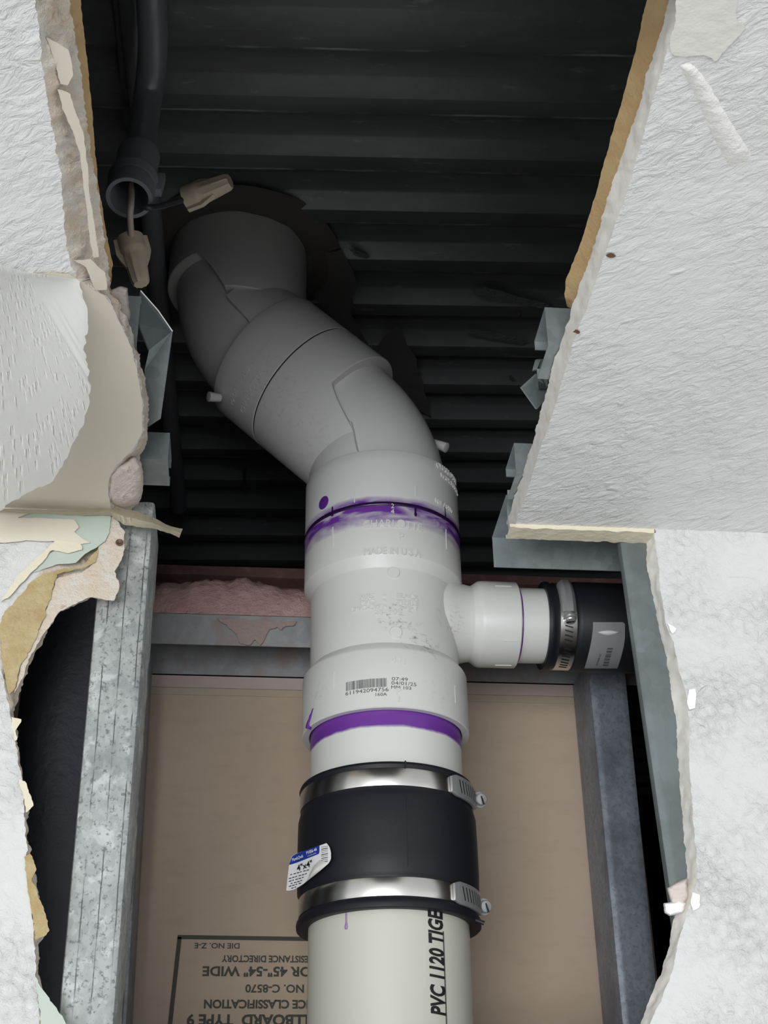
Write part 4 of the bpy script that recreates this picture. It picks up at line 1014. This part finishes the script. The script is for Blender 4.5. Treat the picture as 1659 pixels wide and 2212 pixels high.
# ---- branch: short pipe, small coupling
bm = bmesh.new(); xq = pb(1190); lathe(bm, [(R2-0.004, xcap-0.018), (R2, xcap-0.018), (R2, xq+0.03), (R2-0.004, xq+0.03)], BX, (1, 0, 0), 72)
lathe(bm, [(R2+0.0002, xcap-0.0005), (R2+0.0006, xcap+0.0002), (R2+0.0005, xcap+0.0016), (R2+0.0001, xcap+0.0018)], BX, (1, 0, 0), 72, 1)
obj('branch_pipe', bm, [M_WHITE, M_PURP], None, 40, 'short small white pipe with purple ring on the branch', 'pipe')
sc = empty('rubber_coupling', (XP+xq, YP, ZB_), 'small black rubber coupling on the branch at the right stud', 'pipe coupling')
rs_ = 0.0345; xb0, xb1, xe = pb(1212), pb(1250), pb(1250)+0.085
bm = bmesh.new(); lathe(bm, [(R2+0.0003, xq+0.0004), (rs_+0.0006, xq), (rs_+0.0014, xq+0.0016), (rs_+0.0008, xq+0.0042), (rs_-0.0002, xq+0.006), (rs_-0.0002, xb0), (rs_-0.0002, xb1), (rs_+0.0012, xb1+0.0012), (rs_+0.0018, xb1+0.004), (rs_+0.0018, xe-0.01), (rs_, xe), (R2+0.0003, xe)], BX, (1, 0, 0), 96); obj('sleeve', bm, M_RUB, sc, 40)
bm = bmesh.new(); lathe(bm, [(rs_-0.0006, xb0), (rs_+0.0006, xb0+0.0004), (rs_+0.0006, xb1-0.0004), (rs_-0.0006, xb1)], BX, (1, 0, 0), 96); cl = obj('clamp_band', bm, M_STEEL, sc, 30, 'stainless band with slots')
def bpos(x, ang_, r):  # around the branch axis: 0 = towards the camera, positive = down
    return V((XP+x, YP-r*cos(ang_), ZB_-r*sin(ang_)))
def bang(px, py, r):
    p = on_cyl(px, py, BX, (1, 0, 0), r); return math.atan2(ZB_-p.z, YP-p.y)
xm = (xb0+xb1)/2
bm = bmesh.new(); ah0, ah1 = bang(1228, 1268, rs_), bang(1228, 1325, rs_); N = 10; rings = []
for k in range(N+1):
    a = ah0+(ah1-ah0)*k/N; rings.append([bpos(xm+u, a, rs_+d) for u, d in ((-0.0062, 0.0006), (-0.0062, 0.0022), (-0.0050, 0.0042), (-0.0025, 0.0062), (0.0025, 0.0062), (0.0050, 0.0042), (0.0062, 0.0022), (0.0062, 0.0006))])
loft(bm, rings, cap0=True, cap1=True); obj('housing', bm, M_STEELD, cl, 35, 'stamped screw housing')
a = ah1+0.10; tdir = V((0, sin(a), -cos(a)))
screw(cl, bpos(xm+0.0004, a+0.10, rs_+0.0042), tdir+V((0, -0.5, 0)), (1, 0, 0.2), 0.0042, 0.005, 0.008)
bm = bmesh.new()
for k in range(12):
    a = ah1+0.30+k*0.105
    t_ = V((0, sin(a), -cos(a))); n_ = V((0, -cos(a), -sin(a)))
    box(bm, bpos(xm, a, rs_+0.0007), V((0.0032, 0, 0))+t_*0.0008, t_*0.0006, n_*0.00015)
obj('slots', bm, M_INK, cl, None, 'row of dark slots')
def on_b(px, py, e): return on_cyl(px, py, BX, (1, 0, 0), rs_+0.0018+e)
bm = bmesh.new(); q = resample([(1284, 1343), (1340, 1344), (1350, 1350), (1351, 1375), (1345, 1405), (1336, 1438), (1330, 1443), (1262, 1445), (1272, 1415), (1280, 1375), (1281, 1347), (1284, 1343)], 46)[:-1]
rings = [[on_b(p.x, p.y, 0.0004) for p in q], [on_b(p.x, p.y, 0.0001) for p in q]]
# fine strips so that the label follows the round sleeve
ys = [1344+4*k for k in range(26)]
def xl_(y): return 1281-(max(0, y-1350)/95)**1.6*19
def xr_(y): return 1350-(max(0, y-1375)/68)**1.5*16 - (4 if y < 1347 else 0)
loft(bm, [[on_b(xl_(y)+(xr_(y)-xl_(y))*i/6, y, 0.0004) for i in range(7)] for y in ys], closed=False)
bmesh.ops.solidify(bm, geom=bm.faces[:], thickness=0.0002)
lab = obj('sticker', bm, M_LABG, sc, 40, 'silvery grey sticker with a small barcode')
bm = bmesh.new()
for k in range(12):
    y = 1400+k*3.3; w = (1.2, .7, 1.4, .6, 1.0, 1.5, .7, 1.2, .6, 1.4, .8, 1.2)[k]; xo = -k*0.9
    cap(bm, [bm.verts.new(on_b(x_p, y_p, 0.0007)) for x_p, y_p in ((1312+xo, y), (1324+xo, y+0.4), (1324+xo, y+w+0.6), (1312+xo, y+w+0.2))])
t = text_bm('P1056-22', 1.0, 0, 0.01); L = max(v.co.x for v in t.verts)
merge(bm, t, lambda c: on_b(1287+c.x/L*9+c.y*5, 1437-c.x/L*24, 0.0007))
obj('barcode', bm, M_INK, lab)
bm = bmesh.new(); loft(bm, [[on_b(1288+i*5.2, 1362+(1-math.sin(pi*i/10))*4+s*10*math.sin(pi*i/10), 0.0006+0.0012*sin(pi*s)) for i in range(11)] for s in (0, .25, .5, .75, 1)], closed=False); obj('film_bubble', bm, M_LABW, lab, 60, 'pale wrinkle on the sticker')

# ---- black iron pipe in the left cavity
bm = bmesh.new(); cI = on_y(112, 1800, 1.0); lathe(bm, [(0.034, -1.9), (0.034, 0.0), (0.034, 0.60), (0.030, 0.60)], (cI.x+0.0, 1.0, 0), seg=64)
obj('iron_pipe', bm, M_IRON, None, 40, 'thick black rough pipe in the left wall cavity', 'pipe')
bm = bmesh.new(); p = on_y(258, 1172, YW-0.001)
lathe(bm, [(0.0001, -0.012), (0.0016, -0.011), (0.0018, -0.002), (0.0026, 0.0004), (0.0022, 0.0007), (0.0014, 0.0004), (0.0001, -0.0004)], p, (0, -1, 0), 20)
obj('drywall_screw', bm, plain('rusty_screw', (0.16, 0.10, 0.07), 0.6, 0.5), None, 40, 'small rusty drywall screw in broken gypsum beside the left stud', 'screw')

# ================================================================== ELECTRICAL
cd = empty('conduit', on_y(300, 300, 0.735), 'dark bent conduit with open threaded connector hanging at the top left', 'conduit')
def at_h(px, py, hy): return on_y(px, py, hy)
path = spline([at_h(326, -160, 0.62), at_h(326, -30, 0.66), at_h(330, 80, 0.70), at_h(326, 160, 0.735), at_h(316, 230, 0.75), at_h(302, 330, 0.745), at_h(296, 360, 0.742)], 48)
bm = bmesh.new(); tube(bm, path, 0.0108, 28); obj('tube', bm, M_COND, cd, 40)
cA, cB2 = at_h(300, 335, 0.744), at_h(279, 428, 0.728)
ax = (cB2-cA); Lc = ax.length
bm = bmesh.new(); lathe(bm, [(0.0112, -0.001), (0.0150, 0.0), (0.0153, Lc*0.08), (0.0150, Lc*0.12), (0.0146, Lc*0.5), (0.0172, Lc*0.54), (0.0176, Lc*0.60), (0.0164, Lc*0.64), (0.0168, Lc*0.68), (0.0158, Lc*0.72), (0.0166, Lc*0.76), (0.0158, Lc*0.80), (0.0166, Lc*0.84), (0.0158, Lc*0.88), (0.0164, Lc*0.93), (0.0160, Lc), (0.0132, Lc), (0.0128, Lc*0.5)], cA, ax, 48); cn = obj('connector', bm, M_CONDR, cd, 40, 'grey threaded connector with open mouth')
bm = bmesh.new(); box(bm, cA.lerp(cB2, 0.62)+V((0.017, 0.004, 0.002)), (0.004, 0, 0), (0, 0.004, 0), (0.001, 0, 0.008), 0, 0.001); obj('set_screw', bm, M_CONDR, cn, 40)
bm = bmesh.new(); zc_ = on_y(330, 460, 0.93).z
pA, pB = on_z(326, 455, zc_), on_z(368, 900, zc_)
dv = (pB-pA); tube(bm, [pA-dv*0.9, pA, pB, pB+dv*0.6], 0.0092, 24); obj('conduit', bm, M_COND, None, 40, 'straight dark conduit running back under the deck at the left', 'conduit')
bm = bmesh.new(); tube(bm, spline([at_h(266, -120, 0.68), at_h(268, 0, 0.72), at_h(276, 90, 0.76), at_h(282, 170, 0.80), at_h(286, 260, 0.86)], 24), 0.0085, 20); obj('cable', bm, M_CONDR, None, 40, 'thin grey cable beside the bent conduit at the top', 'cable')
# wires and wire nuts
def nut(p, q, label):
    p, q = V(p), V(q); L = (q-p).length; ax = (q-p)/L; x, y, z = frame(ax)
    e = empty('wire_nut', p, label, 'wire connector', 'tan wire nuts')
    bm = bmesh.new(); rings = []
    for k in range(17):
        t_ = k/16; r = 0.0092-0.0036*t_; ring = []
        for i in range(48):
            a = i*2*pi/48; rib = 0.0006*max(0, cos(a*9)) if t_ > 0.38 else 0.0
            rr = r+rib if t_ > 0.33 else 0.0094
            if t_ > 0.97: rr *= 0.86
            ring.append(p+z*L*t_+(x*cos(a)+y*sin(a))*rr)
        rings.append(ring)
    loft(bm, rings, cap0=True, cap1=True); obj('cap', bm, M_NUT, e, 45)
    v = V((0, -1, 0)); v = (v-z*v.dot(z)).normalized(); w = z.cross(v)
    for s in (-1, 1):
        bm = bmesh.new(); q0 = [(0.0, 0.007), (0.02, 0.0118), (0.34, 0.0122), (0.46, 0.0105), (0.62, 0.0075), (0.62, 0.004), (0, 0.004)]
        loft(bm, [[p+z*L*a+w*s*b-v*0.0016 for a, b in q0], [p+z*L*a+w*s*b+v*0.0016 for a, b in q0]], cap0=True, cap1=True)
        obj('wing', bm, M_NUT, e, None)
    return e
def on_d(px, py, d): return ray(px, py)*d
n1a, n1b = on_d(281, 514, 0.975), on_d(305, 614, 0.963)
n2a, n2b = on_d(403, 430, 0.995), on_d(497, 391, 0.985)
nut(n1a, n1b, 'tan wire nut hanging point down on the beige wire'); nut(n2a, n2b, 'tan wire nut sticking out sideways on the black wire')
mouth = cA.lerp(cB2, 0.7)
bm = bmesh.new(); tube(bm, spline([mouth, at_h(283, 440, 0.728), at_h(281, 470, 0.735), n1a+(n1b-n1a)*0.2], 24), 0.0023, 12); obj('wire', bm, M_WIRE, None, 40, 'beige wire dropping straight down from the conduit connector', 'wire', 'electrical wires')
bm = bmesh.new(); tube(bm, spline([mouth+V((0.002, 0, 0)), at_h(305, 440, 0.729), at_h(330, 448, 0.73), n2a*0.7+at_h(330, 448, 0.73)*0.3, n2a+(n2b-n2a)*0.15], 24), 0.0023, 12); obj('wire', bm, M_WIREB, None, 40, 'black wire curving right from the conduit connector', 'wire', 'electrical wires')
